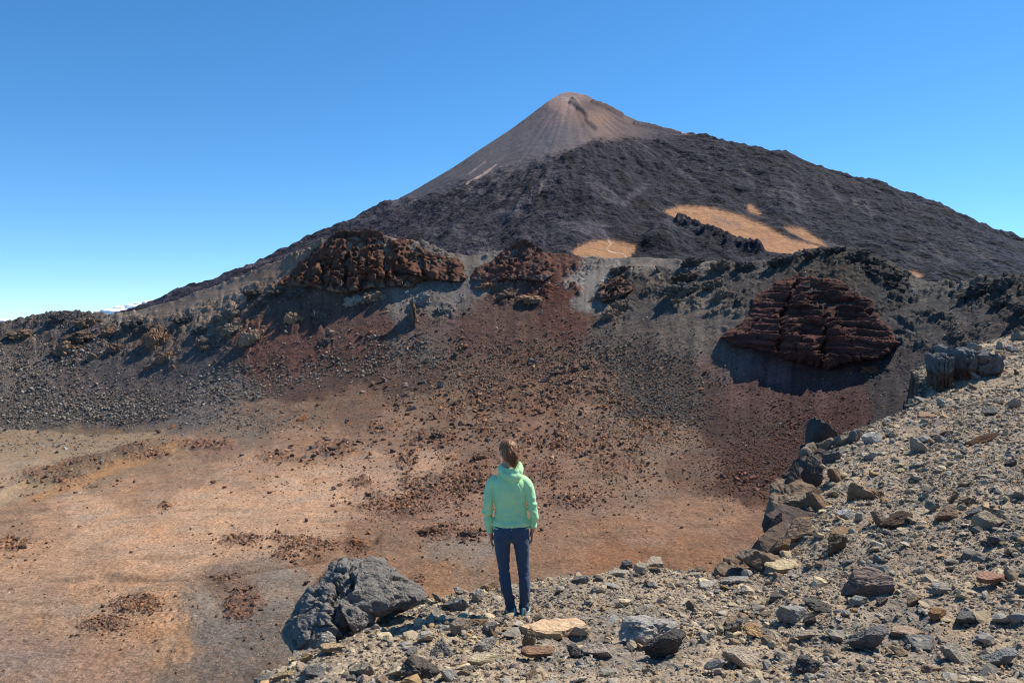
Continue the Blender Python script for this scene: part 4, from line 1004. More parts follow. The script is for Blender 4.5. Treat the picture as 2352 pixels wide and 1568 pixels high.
for k, (u, v, w, h, col, kind, lab, short) in enumerate(HERO):
    p = rim_spot(u, v + h * 0.36)
    Y = p[1]; W_ = w * Y / F; H_ = h * Y / F
    # part of the height seen comes from the depth of a stone looked down on
    dep = W_ * (0.75 if kind != 'slab' else 0.62)
    dip = math.atan2(-p[2], Y)
    Hz = max(H_ / math.cos(dip) * 1.0 - dep * math.sin(dip) * 0.55, H_ * (0.55 if kind != 'slab' else 0.3))
    mesh = SLAB[k % 5] if kind in ('slab', 'tilt') else OUTM['v' if kind == 'v' else 'r'][(k * 5) % len(OUTM['v' if kind == 'v' else 'r'])]
    rz = rs.choice([0, math.pi]) + rs.uniform(-0.25, 0.25)
    sz = (W_ * 1.05, dep, Hz * 1.25)
    tl = (rs.uniform(-0.1, 0.15), rs.uniform(-0.15, 0.15))
    if kind == 'slab':
        th_ = 0.14 * W_; dep = min(max((H_ - th_) / math.sin(dip), 0.5 * W_), 1.5 * W_); sz = (W_ * 1.05, dep * 1.2, th_ * 1.3); tl = (rs.uniform(0.0, 0.1), rs.uniform(-0.06, 0.06)); Hz = th_
    if kind == 'tilt': sz = (W_, H_ * 1.1, H_ * 0.4); tl = (0.75, -0.35); rz = 0
    pos = (p[0], Y + dep * (0.42 if kind == 'slab' else 0.25), p[2] + Hz * 0.30)
    if kind == 'slab': pos = (pos[0], pos[1], float(Hbase(np.array(pos[0]), np.array(pos[1]))) + Hz * 0.45)
    o = place_stone('stone', mesh, pos, sz, lin(np.array(col) * 0.78 + 0.22 * np.array((164, 156, 146))) * 0.72 * np.array([1.05, 1.0, 0.90]), rz, tl, label=lab, category='stone', group='stones lying on the rim')
    hero_pos.append((u, v, short))

# broken courses of rock in the steep face below the edge of the notch
FACE = [(2.45, 9.0), (2.8, 9.2), (3.2, 9.7), (3.55, 10.4), (3.9, 11.2), (4.4, 12.2), (4.95, 13.2), (5.45, 14.2), (6.1, 15.1)]
for k, (x, y) in enumerate(FACE):
    zt = float(Hbase(np.array(x), np.array(y)))
    for lv in range(4):
        w = rs.uniform(0.65, 1.15); cx_, cy_ = x + rs.uniform(-0.12, 0.1) + 0.10 - 0.03 * lv, y + rs.uniform(-0.2, 0.2)
        colr = [(112, 94, 80), (94, 82, 76), (132, 112, 94), (84, 76, 72)][rs.randint(4)]
        o = place_stone('cliff_rock', BIG[rs.randint(12)], (cx_, cy_, zt - 0.16 - 0.50 * lv), (w, w * 1.1, w * rs.uniform(0.8, 1.2)), lin(colr) * 0.74, rs.uniform(-0.6, 0.6), (rs.uniform(-.3, .3), rs.uniform(-.3, .3)),
                        label=('dark' if sum(colr) < 260 else 'brown') + ' rock, ' + ('top', 'second', 'third', 'lowest')[lv] + ' course of the rim face ' + near_hero_early(*[float(q) for q in proj(np.array([cx_, cy_, zt - .1 - .5 * lv]))]), category='rock', group='rocks of the steep rim face')

# black ledge rock high on the right rim
def block_mesh(name, sx, sy, sz, n, seed, mat, rough=0.05, top=None):
    """fractured box: subdivided, cracked and weathered"""
    v, f = ICO[5]
    p = np.sign(v) * np.abs(v) ** 0.28
    p = v / np.max(np.abs(v), axis=1)[:, None] * 0.93 + v * 0.07
    P = p * np.array([sx, sy, sz]) / 2
    a, b, i = worley(np.stack([P[:, 0] / (sx * .35), P[:, 1] / (sy * .4), P[:, 2] / (sz * 0.7)], -1) + 0.12 * fbm(P / sx * 4, 3, seed)[:, None] + 5, seed, 3)
    dd = rough * (fbm(P / sx * 3, 4, seed + 1) * 1.2 + 1.4 * (i - 0.5) - 1.6 * ss(0.10, 0.0, b - a)) * sx
    P = P + v * dd[:, None]
    c = np.where((v[:, 2] > 0.35)[:, None], lin(top[0]), lin(top[1])) * (1 + 0.15 * fbm(P / sx * 6, 3, 9))[:, None]
    m = mesh_np(name, P, f, c, smooth=False); m.materials.append(mat); return m
p = rim_spot(2200, 900)
o = link('ledge_rock', block_mesh('ledge_rock', 1.0, 1.5, 1.5, 0, 503, M_NEAR, 0.10, ((104, 103, 102), (96, 78, 66))), None, label='black topped square ledge rock overhanging the rim high on the right slope', category='rock')
o.location = at(2212., 868., 21.2); o.rotation_euler = (0.1, 0.06, 0.2)
p2 = at(2160., 875., 20.6)
o = link('ledge_rock', block_mesh('ledge_rock', 0.42, 1.0, 1.35, 0, 511, M_NEAR, 0.12, ((98, 97, 96), (90, 72, 60))), None, label='narrow dark block split off the left side of the black ledge rock', category='rock')
o.location = p2; o.rotation_euler = (0.05, -0.05, -0.2)

# ------------------------------------------------------------------ the big lava boulder left of the hiker
def lava_boulder():
    outline = np.array([(672, 1450), (690, 1400), (720, 1360), (752, 1345), (765, 1310), (790, 1294), (830, 1293), (850, 1290), (878, 1294), (893, 1322), (925, 1344), (972, 1364), (972, 1376), (930, 1392), (880, 1400), (850, 1400), (838, 1440), (790, 1460), (760, 1470), (738, 1500), (706, 1498), (684, 1475)], float)
    cx, cy = 806, 1386; nth, nph = 420, 170
    th = np.linspace(0, 2 * np.pi, nth, endpoint=False); R = np.zeros(nth); n = len(outline)
    for q, t in enumerate(th):
        dx, dy = math.cos(t), math.sin(t)
        for i in range(n):
            a = outline[i] - (cx, cy); e = outline[(i + 1) % n] - (cx, cy) - a; den = dx * e[1] - dy * e[0]
            if abs(den) < 1e-9: continue
            r = (a[0] * e[1] - a[1] * e[0]) / den; s = (a[0] * dy - a[1] * dx) / den
            if r > 0 and -1e-6 <= s <= 1 + 1e-6: R[q] = max(R[q], r)
    phi = np.linspace(0.0, np.pi, nph); rho = np.sin(phi)
    u = cx + rho[:, None] * (R * np.cos(th))[None]; v = cy + rho[:, None] * (R * np.sin(th))[None]
    # it lies back along the slope: the upper part is farther away
    Y0 = 6.75 + (1500 - v) / 210.0 * 0.62 + 0.25 * (u - 680) / 300
    Y = Y0 - 0.30 * np.sign(np.cos(phi))[:, None] * (np.abs(np.cos(phi))[:, None] ** 0.7) + 0.05
    P = at(u, v, Y)
    a, b, i = worley(P / 0.36 + 0.55 * fbm(P / 0.3, 4, 601)[..., None], 602, 3)
    a2, b2, i2 = worley(P / 0.09 + 0.3 * fbm(P / 0.1, 2, 603)[..., None], 604, 3)
    d = -0.02 + 0.115 * (i - 0.5) + 0.03 * ss(0, 0.07, b - a) + 0.014 * (i2 - 0.5) + 0.03 * fbm(P / 0.3, 3, 605) + 0.016 * ridged(P / 0.07, 3, 606) - 0.05 * ss(0.45, 0.75, fbm(P / 0.14, 3, 609))
    N = np.cross(np.gradient(P, axis=1), np.gradient(P, axis=0)); N /= np.linalg.norm(N, axis=-1, keepdims=True) + 1e-9
    C0 = P.mean((0, 1)); sg = np.sign(((P - C0) * N).sum(-1).mean()); N *= sg
    N = N * 0.6 + 0.4 * (P - C0) / (np.linalg.norm(P - C0, axis=-1, keepdims=True) + 1e-9)
    P = P + N * (d * np.minimum(1, np.sin(phi) * 4 + 0.25)[:, None])[..., None]
    c = lin((132, 129, 127)) * 0.74 * np.array([1.03, 1, .93]) * (1 + 0.25 * fbm(P / 0.2, 3, 607))[..., None]
    t = ss(0.15, 0.7, fbm(P / 0.12, 3, 608))[..., None] * 0.7
    c = c * (1 - t) + lin((132, 118, 108)) * 0.75 * t
    return mesh_np('lava_boulder', P, grid_faces(nph, nth, wrap=True), c)
link('lava_boulder', lava_boulder(), M_NEAR, label='big dark grey porous lava boulder hanging over the edge left of the hiker', category='boulder')

# ------------------------------------------------------------------ countable loose stones between the named ones
def near_hero(u, v):
    best = min(hero_pos, key=lambda h: (h[0] - u) ** 2 + (1.4 * (h[1] - v)) ** 2)
    du, dv = u - best[0], v - best[1]
    side = ('right of' if du > 0 else 'left of') if abs(du) > 1.3 * abs(dv) else ('below' if dv > 0 else 'above')
    return side, best[2]
P_, s = scat_rim(620, 4.4, 34, 0.09, 0.34, 180, 2.6)
cc, ci_ = pal_cols(len(P_), 181)
uu, vv = proj(P_)
wpx = s * F / P_[:, 1]
sel = [i for i in np.argsort(-wpx) if 560 < uu[i] < 2352 and vv[i] < 1568 and min((uu[i] - h[0]) ** 2 + (vv[i] - h[1]) ** 2 for h in hero_pos) > 28 ** 2 and not (1125 < uu[i] < 1235 and vv[i] < 1425 and vv[i] > 1330)][:215]
rs = np.random.RandomState(182)
for i in sel:
    side, sh = near_hero(uu[i], vv[i]); sz = s[i]
    fl = rs.uniform(0.4, 0.85)
    lab = ('small ' if wpx[i] < 34 else '') + PNAME[ci_[i]] + (' flat' if fl < 0.55 else '') + ' stone just ' + side + ' ' + sh
    place_stone('stone', MED[rs.randint(14)] if wpx[i] < 40 else BIG[rs.randint(12)], P_[i] + [0, 0, sz * fl * 0.25], (sz * rs.uniform(.85, 1.3), sz * rs.uniform(.7, 1.1), sz * fl), cc[i], rs.uniform(0, 6.28),
                (rs.normal(0, .2), rs.normal(0, .2)), label=lab, category='stone', group='stones lying on the rim')

# ------------------------------------------------------------------ outcrops and boulders of the crater
def outcrop_shape(seed):
    v, f = ICO[5]; rs_ = np.random.RandomState(seed)
    q = v * np.array([1.6, 1, 1.0])
    a, b, i = worley(q * 1.7 + 0.3 * fbm(q * 2, 3, seed)[:, None] + seed, seed, 3)
    r = 0.72 + 0.42 * (i - 0.5) + 0.10 * ss(0, 0.2, b - a) + 0.22 * fbm(q * 1.3 + seed, 4, seed + 1) + 0.07 * fbm(q * 6, 3, seed + 2)
    p = v * r[:, None]; p[:, 2] += 0.07 * np.round(p[:, 2] * 5 + 0.3 * fbm(q, 2, seed)) / 5
    p /= np.abs(p).max(0); m = mesh_np('outcrop_shape', p * 0.5, f, smooth=False); m.materials.append(M_FAR); return m
M_FAR = earth_material('outcrop_rock', 'object', (1.5, 5.0), (0.14, 0.16), 0.8, 0.05)
OUTS = [outcrop_shape(700 + i) for i in range(9)]
rs = np.random.RandomState(88)
CH = []
for k, (u, v, w, h, col, lab) in enumerate(OUT):
    p, n = crater_spot(u, v + h * 0.1); Y = p[1]; W_ = w * Y / F * 1.12; H_ = h * Y / F * 1.3
    small = w < 36 and h < 30
    o = place_stone('boulder' if small else 'rock_outcrop', (BIG if small else OUTS)[(k * 7) % (12 if small else 9)], p + np.array([0, W_ * 0.10, H_ * 0.02]), (W_, max(W_ * 0.6, H_ * 0.5), H_), lin(col) / np.array([1.12, 1.15, 1.28]),
                rs.choice([0, math.pi]) + rs.uniform(-0.3, 0.3), (rs.uniform(-0.25, 0.1), rs.uniform(-0.12, 0.12)), label=lab, category='boulder' if small else 'rock outcrop', group='rocks of the crater')
    CH.append((u, v, lab))

# countable floor boulders, then rubble nobody could count
CLUST = [(1120, 960, 170, 60, 70, (112, 84, 70)), (1240, 1000, 170, 60, 40, (118, 88, 72)), (900, 1010, 150, 40, 34, (100, 80, 72)), (700, 1040, 110, 25, 14, (98, 80, 74)), (1330, 860, 90, 50, 30, (112, 88, 76)), (1150, 860, 120, 50, 20, (112, 96, 88)), (1700, 1110, 90, 30, 22, (116, 78, 66)), (880, 900, 90, 30, 16, (132, 110, 98))]
AREA = ['the central boulder field', 'the rubble right of her head', 'the floor left of her head', 'the left crater floor', 'the right brown talus', 'the middle brown talus', 'the red scree foot', 'the rubble below the crag']
TONE = [('dark brown', 0.8), ('brown', 1.0), ('reddish brown', 1.0), ('greyish', 1.1), ('light brown', 1.35)]
for (cu_, cv_, ru, rvv, n, col), area in zip(CLUST, AREA):
    for q in range(n):
        u = cu_ + rs.normal(0, 0.55) * ru; v = cv_ + rs.normal(0, 0.55) * rvv
        if 1130 < u < 1200 and v > 1000: continue
        p, nn = crater_spot(u, v); w = rs.uniform(9, 24) * (0.7 if q % 3 else 1.0); W_ = w * p[1] / F
        ti = rs.randint(5); c = lin(col) * TONE[ti][1]
        if ti == 3: c = c * 0.5 + 0.5 * c.mean()
        size_w = 'big ' if w > 17 else ('small ' if w < 10.5 else 'middling ')
        sh_ = ('flat ', 'upright ', 'blocky ')[rs.randint(3)]; hk = {'flat ': 0.4, 'upright ': 0.95, 'blocky ': 0.65}[sh_]
        where = ('far ' if v < cv_ else 'near ') + ('left' if u < cu_ - 0.25 * ru else ('right' if u > cu_ + 0.25 * ru else 'middle')) + ' part of '
        place_stone('boulder', MED[rs.randint(14)], p + np.array([0, 0, W_ * 0.12]), (W_, W_ * 0.8, W_ * hk), c, rs.uniform(0, 6.28), (rs.normal(0, .2), rs.normal(0, .2)),
                    label=size_w + TONE[ti][0] + ' ' + sh_ + 'boulder, ' + where + area, category='boulder', group='boulders strewn over the crater')

def scat_crater(n, dens, smin, smax, seed, pw=2.0):
    rs_ = np.random.RandomState(seed)
    d = dens.copy(); d[:4] = 0; d[-3:] = 0
    c = np.cumsum(d.ravel()); idx = np.searchsorted(c, rs_.uniform(0, c[-1], n)); i, j = np.unravel_index(np.minimum(idx, d.size - 1), d.shape)
    i = np.minimum(i, NR - 2); j = np.minimum(j, NC - 2); a, b = rs_.uniform(0, 1, (2, n, 1))
    P = Pc[i, j] * (1 - a) * (1 - b) + Pc[i + 1, j] * a * (1 - b) + Pc[i, j + 1] * (1 - a) * b + Pc[i + 1, j + 1] * a * b
    r = rs_.uniform(0, 1, n); s = smin * (1 - r * (1 - (smin / smax) ** pw)) ** (-1 / pw)
    return P, s * P[:, 1] / 600.0, i, j
def blob(u, v, a, b): return np.exp(-((Ug - u) / a) ** 2 - ((Vg - v) / b) ** 2)
low = ss(0.45, 0.05, top) * ss(60, -10, Vg - foot)
pat = ss(-0.4, 0.6, fbm(np.stack([Ug / 60, Vg / 90, Vg * 0], -1), 3, 190))
D1 = (low * 1.2 * (Ug < 1000) + 1.6 * blob(430, 960, 300, 55) + 1.4 * blob(90, 880, 160, 110) + 0.9 * blob(540, 900, 60, 80) + 1.6 * blob(820, 920, 150, 40)) * (0.25 + pat) * wallm + 0.35 * blob(150, 1020, 220, 22) + 0.9 * blob(570, 968, 150, 26)
D2 = 2.0 * blob(1520, 930, 90, 75) + 0.7 * blob(1450, 850, 90, 60) + 1.2 * blob(1090, 860, 160, 50) + blob(1330, 850, 90, 60)
D3 = 1.5 * blob(1730, 1090, 100, 45) + 0.6 * blob(1800, 1010, 160, 60) + 0.15 * blob(1850, 920, 200, 60)
D4 = (1.2 * blob(1150, 930, 260, 110) + 0.7 * blob(1380, 1070, 200, 80) + 0.35 * blob(850, 1060, 300, 60) + 1.2 * RM * (Vg > 900) + 0.5 * blob(1050, 1150, 200, 60)) * (0.3 + pat)
D5 = wallm * (0.5 + 1.5 * om) * (0.3 + pat) * (1 - smooth) + 0.5 * blob(820, 720, 100, 50) + 0.5 * blob(1100, 720, 160, 60)
D6 = (1 - wallm) * ss(1620, 1560, Vg) * (0.2 + pat) * ss(-0.1, 0.5, Vg / 1568 - 0.6)
RMW = 0
for (a, b, ra, rb) in ROUGH: RMW = np.maximum(RMW, np.exp(-((Ug - a - 10) / (ra * 1.5)) ** 2 - ((Vg - b - 6) / (rb * 1.7)) ** 2))
for nm, dens, n, s0, s1, cols, sd in (
    ('talus_rubble', D1, 15000, 0.8, 3.6, [(116, 113, 112), (96, 93, 93), (146, 141, 137), (84, 78, 76), (122, 108, 98)], 201),
    ('talus_rubble', D2, 7500, 0.9, 3.0, [(104, 100, 98), (86, 82, 82), (124, 112, 102), (112, 90, 76)], 202),
    ('red_rubble', D3, 5000, 0.8, 2.6, [(104, 70, 58), (84, 60, 54), (124, 84, 68), (96, 84, 82)], 203),
    ('clinker_rubble', D4, 13000, 0.8, 5.0, [(124, 88, 68), (104, 78, 66), (150, 108, 80), (92, 78, 74), (164, 130, 104)], 204),
    ('wall_rubble', D5, 5500, 0.8, 2.6, [(112, 104, 98), (88, 82, 80), (140, 128, 116), (96, 72, 64), (170, 160, 150)], 205),
    ('clinker_rubble', (RM + 0.35 * RMW + 0.05 * pat ** 3) * (Vg > 1100) * (Vg < 1600), 5200, 0.9, 4.6, [(124, 92, 74), (100, 80, 70), (144, 108, 84), (90, 76, 70)], 207),
    ('floor_pebbles', D6, 30000, 0.40, 1.2, [(200, 158, 124), (150, 118, 94), (176, 140, 112), (106, 90, 80), (222, 196, 172)], 206)):
    P_, s, i_, j_ = scat_crater(n, dens, s0, s1, sd)
    rs_ = np.random.RandomState(sd); cl_ = lin(np.array(cols)[rs_.randint(len(cols), size=n)]) * rs_.uniform(0.7, 1.2, n)[:, None] / 1.05 * np.array([1.06, 1, .88])
    scatter(nm, P_, s, cl_, sd + 50)
# ------------------------------------------------------------------ the hiker
def tube(path, radii, nseg=20, ref=(0, 1, 0), cap=True):
    """lofted limb: elliptical sections (half width, half depth) along a path"""
    path = np.array(path, float); radii = np.array([(r, r) if np.isscalar(r) else r for r in radii], float)
    n = len(path); T_ = np.gradient(path, axis=0); T_ /= np.linalg.norm(T_, axis=1)[:, None]
    V_ = []
    th = np.linspace(0, 2 * np.pi, nseg, endpoint=False)
    for i in range(n):
        b = np.array(ref, float); b = b - T_[i] * (b @ T_[i]); b /= np.linalg.norm(b); a = np.cross(b, T_[i])
        V_.append(path[i] + np.outer(np.cos(th), a) * radii[i, 0] + np.outer(np.sin(th), b) * radii[i, 1])
    V_ = np.concatenate(V_); f = [tuple(q) for q in grid_faces(n, nseg, wrap=True).reshape(-1, 4)]
    f += [tuple(range(nseg - 1, -1, -1)), tuple(range((n - 1) * nseg, n * nseg))]
    return V_, f
def spline(pts, k=6):
    """dense Catmull-Rom of rows (x, y, z, rx, ry)"""
    p = np.array(pts, float); q = np.vstack([2 * p[0] - p[1], p, 2 * p[-1] - p[-2]]); out = []
    for i in range(1, len(q) - 2):
        for t in np.linspace(0, 1, k, endpoint=False):
            out.append(0.5 * ((2 * q[i]) + (q[i + 1] - q[i - 1]) * t + (2 * q[i - 1] - 5 * q[i] + 4 * q[i + 1] - q[i + 2]) * t * t + (-q[i - 1] + 3 * q[i] - 3 * q[i + 1] + q[i + 2]) * t ** 3))
    out.append(p[-1]); return np.array(out)
def limb(pts, nseg=24, k=6):
    s = spline(pts, k); s[:, 3:] = np.maximum(s[:, 3:], 0.002); return tube(s[:, :3], [tuple(r) for r in s[:, 3:]], nseg)
def ball(c, r, sub=4):
    v, f = ICO[sub]; return v * np.array(r) + np.array(c), [tuple(q) for q in f]
def fuse(name, pieces, voxel, mat, smooth=4, disp=None, parent=None, keepbox=None):
    """union of the lofts as one continuous skin"""
    V_, F_, off = [], [], 0
    for v, f in pieces:
        V_.append(v); F_ += [tuple(i + off for i in q) for q in f]; off += len(v)
    m = bpy.data.meshes.new(name); m.from_pydata(np.concatenate(V_).tolist(), [], F_)
    bm = bmesh.new(); bm.from_mesh(m); bmesh.ops.recalc_face_normals(bm, faces=bm.faces); bm.to_mesh(m); bm.free()
    o = bpy.data.objects.new(name, m); COL.objects.link(o)
    r = o.modifiers.new('r', 'REMESH'); r.mode = 'VOXEL'; r.voxel_size = voxel; r.use_smooth_shade = True
    s = o.modifiers.new('s', 'SMOOTH'); s.factor = 0.5; s.iterations = smooth
    bpy.context.view_layer.update()
    dg = bpy.context.evaluated_depsgraph_get()
    m2 = bpy.data.meshes.new_from_object(o.evaluated_get(dg)); o.modifiers.clear()
    o.data = m2; m2.name = name
    n = len(m2.vertices); co = np.empty(n * 3, np.float32); m2.vertices.foreach_get('co', co); co = co.reshape(-1, 3).astype(float)
    if disp is not None:
        no = np.empty(n * 3, np.float32); m2.vertices.foreach_get('normal', no); no = no.reshape(-1, 3)
        co = disp(co, no); m2.vertices.foreach_set('co', co.astype(np.float32).ravel()); m2.update()
    m2.materials.clear(); m2.materials.append(mat)
    m2.polygons.foreach_set('use_smooth', np.ones(len(m2.polygons), bool))
    o.parent = parent
    return o
def cloth(name, c, rough=0.9, sheen=0.3, weave=900, heather=None, bump=0.25):
    m, n, l, b = mat_new(name, rough)
    tc = n.new('ShaderNodeTexCoord'); t = noise_tex(n, l, tc.outputs['Object'], weave, 2, 0.6)
    t2 = noise_tex(n, l, tc.outputs['Object'], 9, 3, 0.5)
    r = nmath(n, l, 'MULTIPLY', mrange(n, l, t, 0.3, 0.7, 0.86, 1.14), mrange(n, l, t2, 0.3, 0.7, 0.93, 1.07))
    x = n.new('ShaderNodeVectorMath'); x.operation = 'SCALE'; x.inputs[0].default_value = tuple(c); l.new(r, x.inputs['Scale'])
    if heather:
        t3 = noise_tex(n, l, tc.outputs['Object'], 5.0, 4, 0.6); mx = n.new('ShaderNodeMix'); mx.data_type = 'RGBA'; l.new(mrange(n, l, t3, 0.35, 0.65, 0, 1), mx.inputs['Factor'])
        mx.inputs[6].default_value = tuple(c) + (1,); mx.inputs[7].default_value = tuple(heather) + (1,); l.new(mx.outputs[2], x.inputs[0])
    l.new(x.outputs[0], b.inputs['Base Color'])
    bp = n.new('ShaderNodeBump'); bp.inputs['Strength'].default_value = bump; bp.inputs['Distance'].default_value = 0.004; l.new(t, bp.inputs['Height']); l.new(bp.outputs[0], b.inputs['Normal'])
    b.inputs['Sheen Weight'].default_value = sheen; b.inputs['Sheen Roughness'].default_value = 0.6
    return m
M_SKIN, n_, l_, b_ = mat_new('skin', 0.55); b_.inputs['Base Color'].default_value = (0.50, 0.255, 0.165, 1); b_.inputs['Subsurface Weight'].default_value = 0.15; b_.inputs['Subsurface Radius'].default_value = (0.012, 0.005, 0.003)
M_FLEECE = cloth('mint_fleece', (0.46, 0.75, 0.34), 0.95, 0.35, 420, heather=(0.36, 0.72, 0.40))
M_HEM = cloth('hem_band', (0.36, 0.72, 0.42), 0.9, 0.2, 420)
M_TROUS = cloth('navy_fabric', (0.030, 0.060, 0.108), 0.75, 0.1, 900, bump=0.1)
M_SHOE = cloth('shoe_fabric', (0.085, 0.10, 0.11), 0.8, 0.0, 700)
M_SOLE, n_, l_, b_ = mat_new('sole_rubber', 0.7); b_.inputs['Base Color'].default_value = (0.30, 0.38, 0.36, 1)
M_TEAL, n_, l_, b_ = mat_new('teal_tab', 0.6); b_.inputs['Base Color'].default_value = (0.10, 0.42, 0.48, 1)
def hair_mat():
    m, n, l, b = mat_new('brown_hair', 0.45)
    tc = n.new('ShaderNodeTexCoord'); mp = n.new('ShaderNodeMapping'); mp.inputs['Scale'].default_value = (60, 60, 14); l.new(tc.outputs['Object'], mp.inputs[0])
    t = noise_tex(n, l, mp.outputs[0], 1.5, 4, 0.7)
    cr = n.new('ShaderNodeValToRGB'); cr.color_ramp.elements[0].position = 0.3; cr.color_ramp.elements[0].color = (0.05, 0.022, 0.011, 1)
    cr.color_ramp.elements[1].position = 0.75; cr.color_ramp.elements[1].color = (0.42, 0.17, 0.06, 1)
    l.new(t, cr.inputs[0]); l.new(cr.outputs[0], b.inputs['Base Color']); b.inputs['Specular IOR Level'].default_value = 0.4
    bp = n.new('ShaderNodeBump'); bp.inputs['Strength'].default_value = 0.6; bp.inputs['Distance'].default_value = 0.004; l.new(t, bp.inputs['Height']); l.new(bp.outputs[0], b.inputs['Normal'])
    return m
M_HAIR = hair_mat()

hiker = bpy.data.objects.new('person', None); COL.objects.link(hiker)
hiker['label'] = 'woman in mint green hooded fleece and navy trousers standing on the rim, seen from behind'
hiker['category'] = 'person'
# local frame: x right, y away from the camera, z up; z = 0 at the soles
HX = 0.035   # head sits slightly left of the hips in the photograph
def hand(sgn, wx, wy, wz):
    """relaxed hand hanging at the thigh: palm, four unequal curled fingers and a thumb in front"""
    P_ = [limb([(wx, wy, wz + 0.07, .023, .027), (wx, wy, wz, .021, .027), (wx - sgn * .002, wy + .004, wz - .04, .016, .038), (wx - sgn * .004, wy + .008, wz - .082, .014, .040)], 16, 4)]
    for k, (dy, ln, r) in enumerate([(-.029, .058, .0080), (-.010, .070, .0088), (.010, .074, .0090), (.029, .067, .0088)]):
        y0 = wy + .008 + dy; z0 = wz - .075; x0 = wx - sgn * .004
        P_.append(limb([(x0, y0, z0 + .02, r, r), (x0 - sgn * .001, y0, z0 - ln * .35, r, r), (x0 - sgn * .010, y0 - .001, z0 - ln * .72, r * .93, r * .93), (x0 - sgn * .024, y0 - .002, z0 - ln * .96, r * .8, r * .8)], 10, 4))
    P_.append(limb([(wx - sgn * .004, wy + .028, wz - .018, .013, .013), (wx - sgn * .012, wy + .050, wz - .045, .011, .011), (wx - sgn * .020, wy + .058, wz - .072, .0095, .0095), (wx - sgn * .026, wy + .056, wz - .090, .008, .008)], 10, 4))
    return P_
LH, RH = (-0.178, 0.02, 0.80), (0.222, 0.02, 0.835)
hc = np.array([-0.010, 0.035, 1.585])
yaw = math.radians(22)      # she looks a little to the left
def hl(x, y, z):            # head local -> person local
    c, s = math.cos(yaw), math.sin(yaw); return (hc[0] + x * c - y * s, hc[1] + x * s + y * c, hc[2] + z)
def headball(x, y, z, r, sub=3):
    v, f = ICO[sub]; c, s = math.cos(yaw), math.sin(yaw); p = v * np.array(r) + np.array((x, y, z))
    return np.stack([p[:, 0] * c - p[:, 1] * s, p[:, 0] * s + p[:, 1] * c, p[:, 2]], 1) + hc, [tuple(q) for q in f]
body = [limb([(-0.012, .02, 1.36, .06, .055), (-0.016, .03, 1.43, .050, .052), (-0.02, .04, 1.50, .047, .050), (-0.022, .05, 1.55, .048, .055)], 20, 4),
        headball(0, -.012, .018, (.073, .088, .092)), headball(0, .045, -.035, (.056, .050, .066)), headball(0, .066, -.075, (.028, .026, .022)),
        headball(0, .098, -.022, (.012, .020, .017)), headball(0, .092, -.005, (.008, .012, .026)), headball(0, .084, -.052, (.024, .012, .006)), headball(0, .082, -.061, (.020, .012, .006)),
        headball(-.078, 0, -.012, (.009, .019, .030)), headball(.078, 0, -.012, (.009, .019, .030)),
        headball(-.032, .080, .010, (.014, .009, .008)), headball(.032, .080, .010, (.014, .009, .008)), headball(0, .075, .026, (.050, .014, .009)),
        # trunk and limbs under the clothes
        limb([(.015, .0, .80, .135, .09), (.015, 0, .92, .155, .10), (.01, 0, 1.04, .115, .085), (.0, 0, 1.2, .12, .08), (-.005, 0, 1.30, .11, .070), (-.01, .01, 1.37, .08, .06)], 24, 4),
        limb([(-.12, .0, 1.30, .035, .035), (-.165, 0, 1.26, .035, .035), (-.198, -.01, 1.1, .036, .038), (-.20, 0, 1.0, .032, .034), (-.185, .015, .86, .024, .027), (LH[0], LH[1], LH[2] + .03, .022, .027)], 16, 4),
        limb([(.12, .0, 1.30, .035, .035), (.165, 0, 1.26, .035, .035), (.212, -.01, 1.1, .036, .038), (.228, 0, 1.0, .032, .034), (.226, .015, .88, .024, .027), (RH[0], RH[1], RH[2] + .03, .022, .027)], 16, 4),
        limb([(-.06, 0, .84, .075, .085), (-.068, 0, .62, .06, .07), (-.045, 0, .42, .045, .05), (-.02, -.01, .28, .04, .048), (.005, 0, .10, .03, .035), (.008, 0, .05, .03, .035)], 18, 4),
        limb([(.09, 0, .84, .075, .085), (.115, 0, .62, .06, .07), (.135, 0, .42, .045, .05), (.145, -.01, .28, .04, .048), (.14, 0, .10, .03, .035), (.14, 0, .05, .03, .035)], 18, 4)]
body += hand(-1, *LH) + hand(1, *RH)
def body_disp(co, no):
    return co
fuse('body', body, 0.0042, M_SKIN, 3, None, hiker)

def folds(co, no):
    z = co[:, 2]; x = co[:, 0]
    arm = (np.abs(x - .01) > .15)
    q = np.stack([x * 4.5, co[:, 1] * 5, z * 17 + x * 3 + 1.6 * fbm(co * 4, 2, 901)], -1)
    w = ss(1.16, 1.0, z) * 0.016 + 0.004 + arm * 0.007
    d = noise(q, 902) * w + 0.004 * fbm(co * 14, 3, 903)
    # seam pull at the shoulder blades, slack above the hem
    d += 0.006 * np.exp(-((z - .905) / .022) ** 2)
    for sg in ((-.060, 1.395, -.150, 1.17), (.045, 1.395, .150, 1.17)):
        d -= 0.0035 * np.exp(-(segd(x, z, [(sg[0], sg[1]), (sg[2], sg[3])]) / .004) ** 2) * (co[:, 1] < 0.02)
    d -= 0.010 * np.exp(-((z - .873) / .008) ** 2) * (np.abs(x - .01) < .17)
    return co + no * d[:, None]
torso = limb([(.015, .0, .862, .170, .118), (.015, -.004, .90, .172, .122), (.013, .0, .96, .160, .112), (.010, .0, 1.04, .150, .104), (.005, -.006, 1.13, .156, .110), (.0, -.010, 1.21, .166, .116),
              (-.004, -.008, 1.28, .170, .112), (-.006, .0, 1.330, .138, .092), (-.010, .01, 1.375, .098, .078), (-.014, .02, 1.41, .074, .070)], 40, 5)
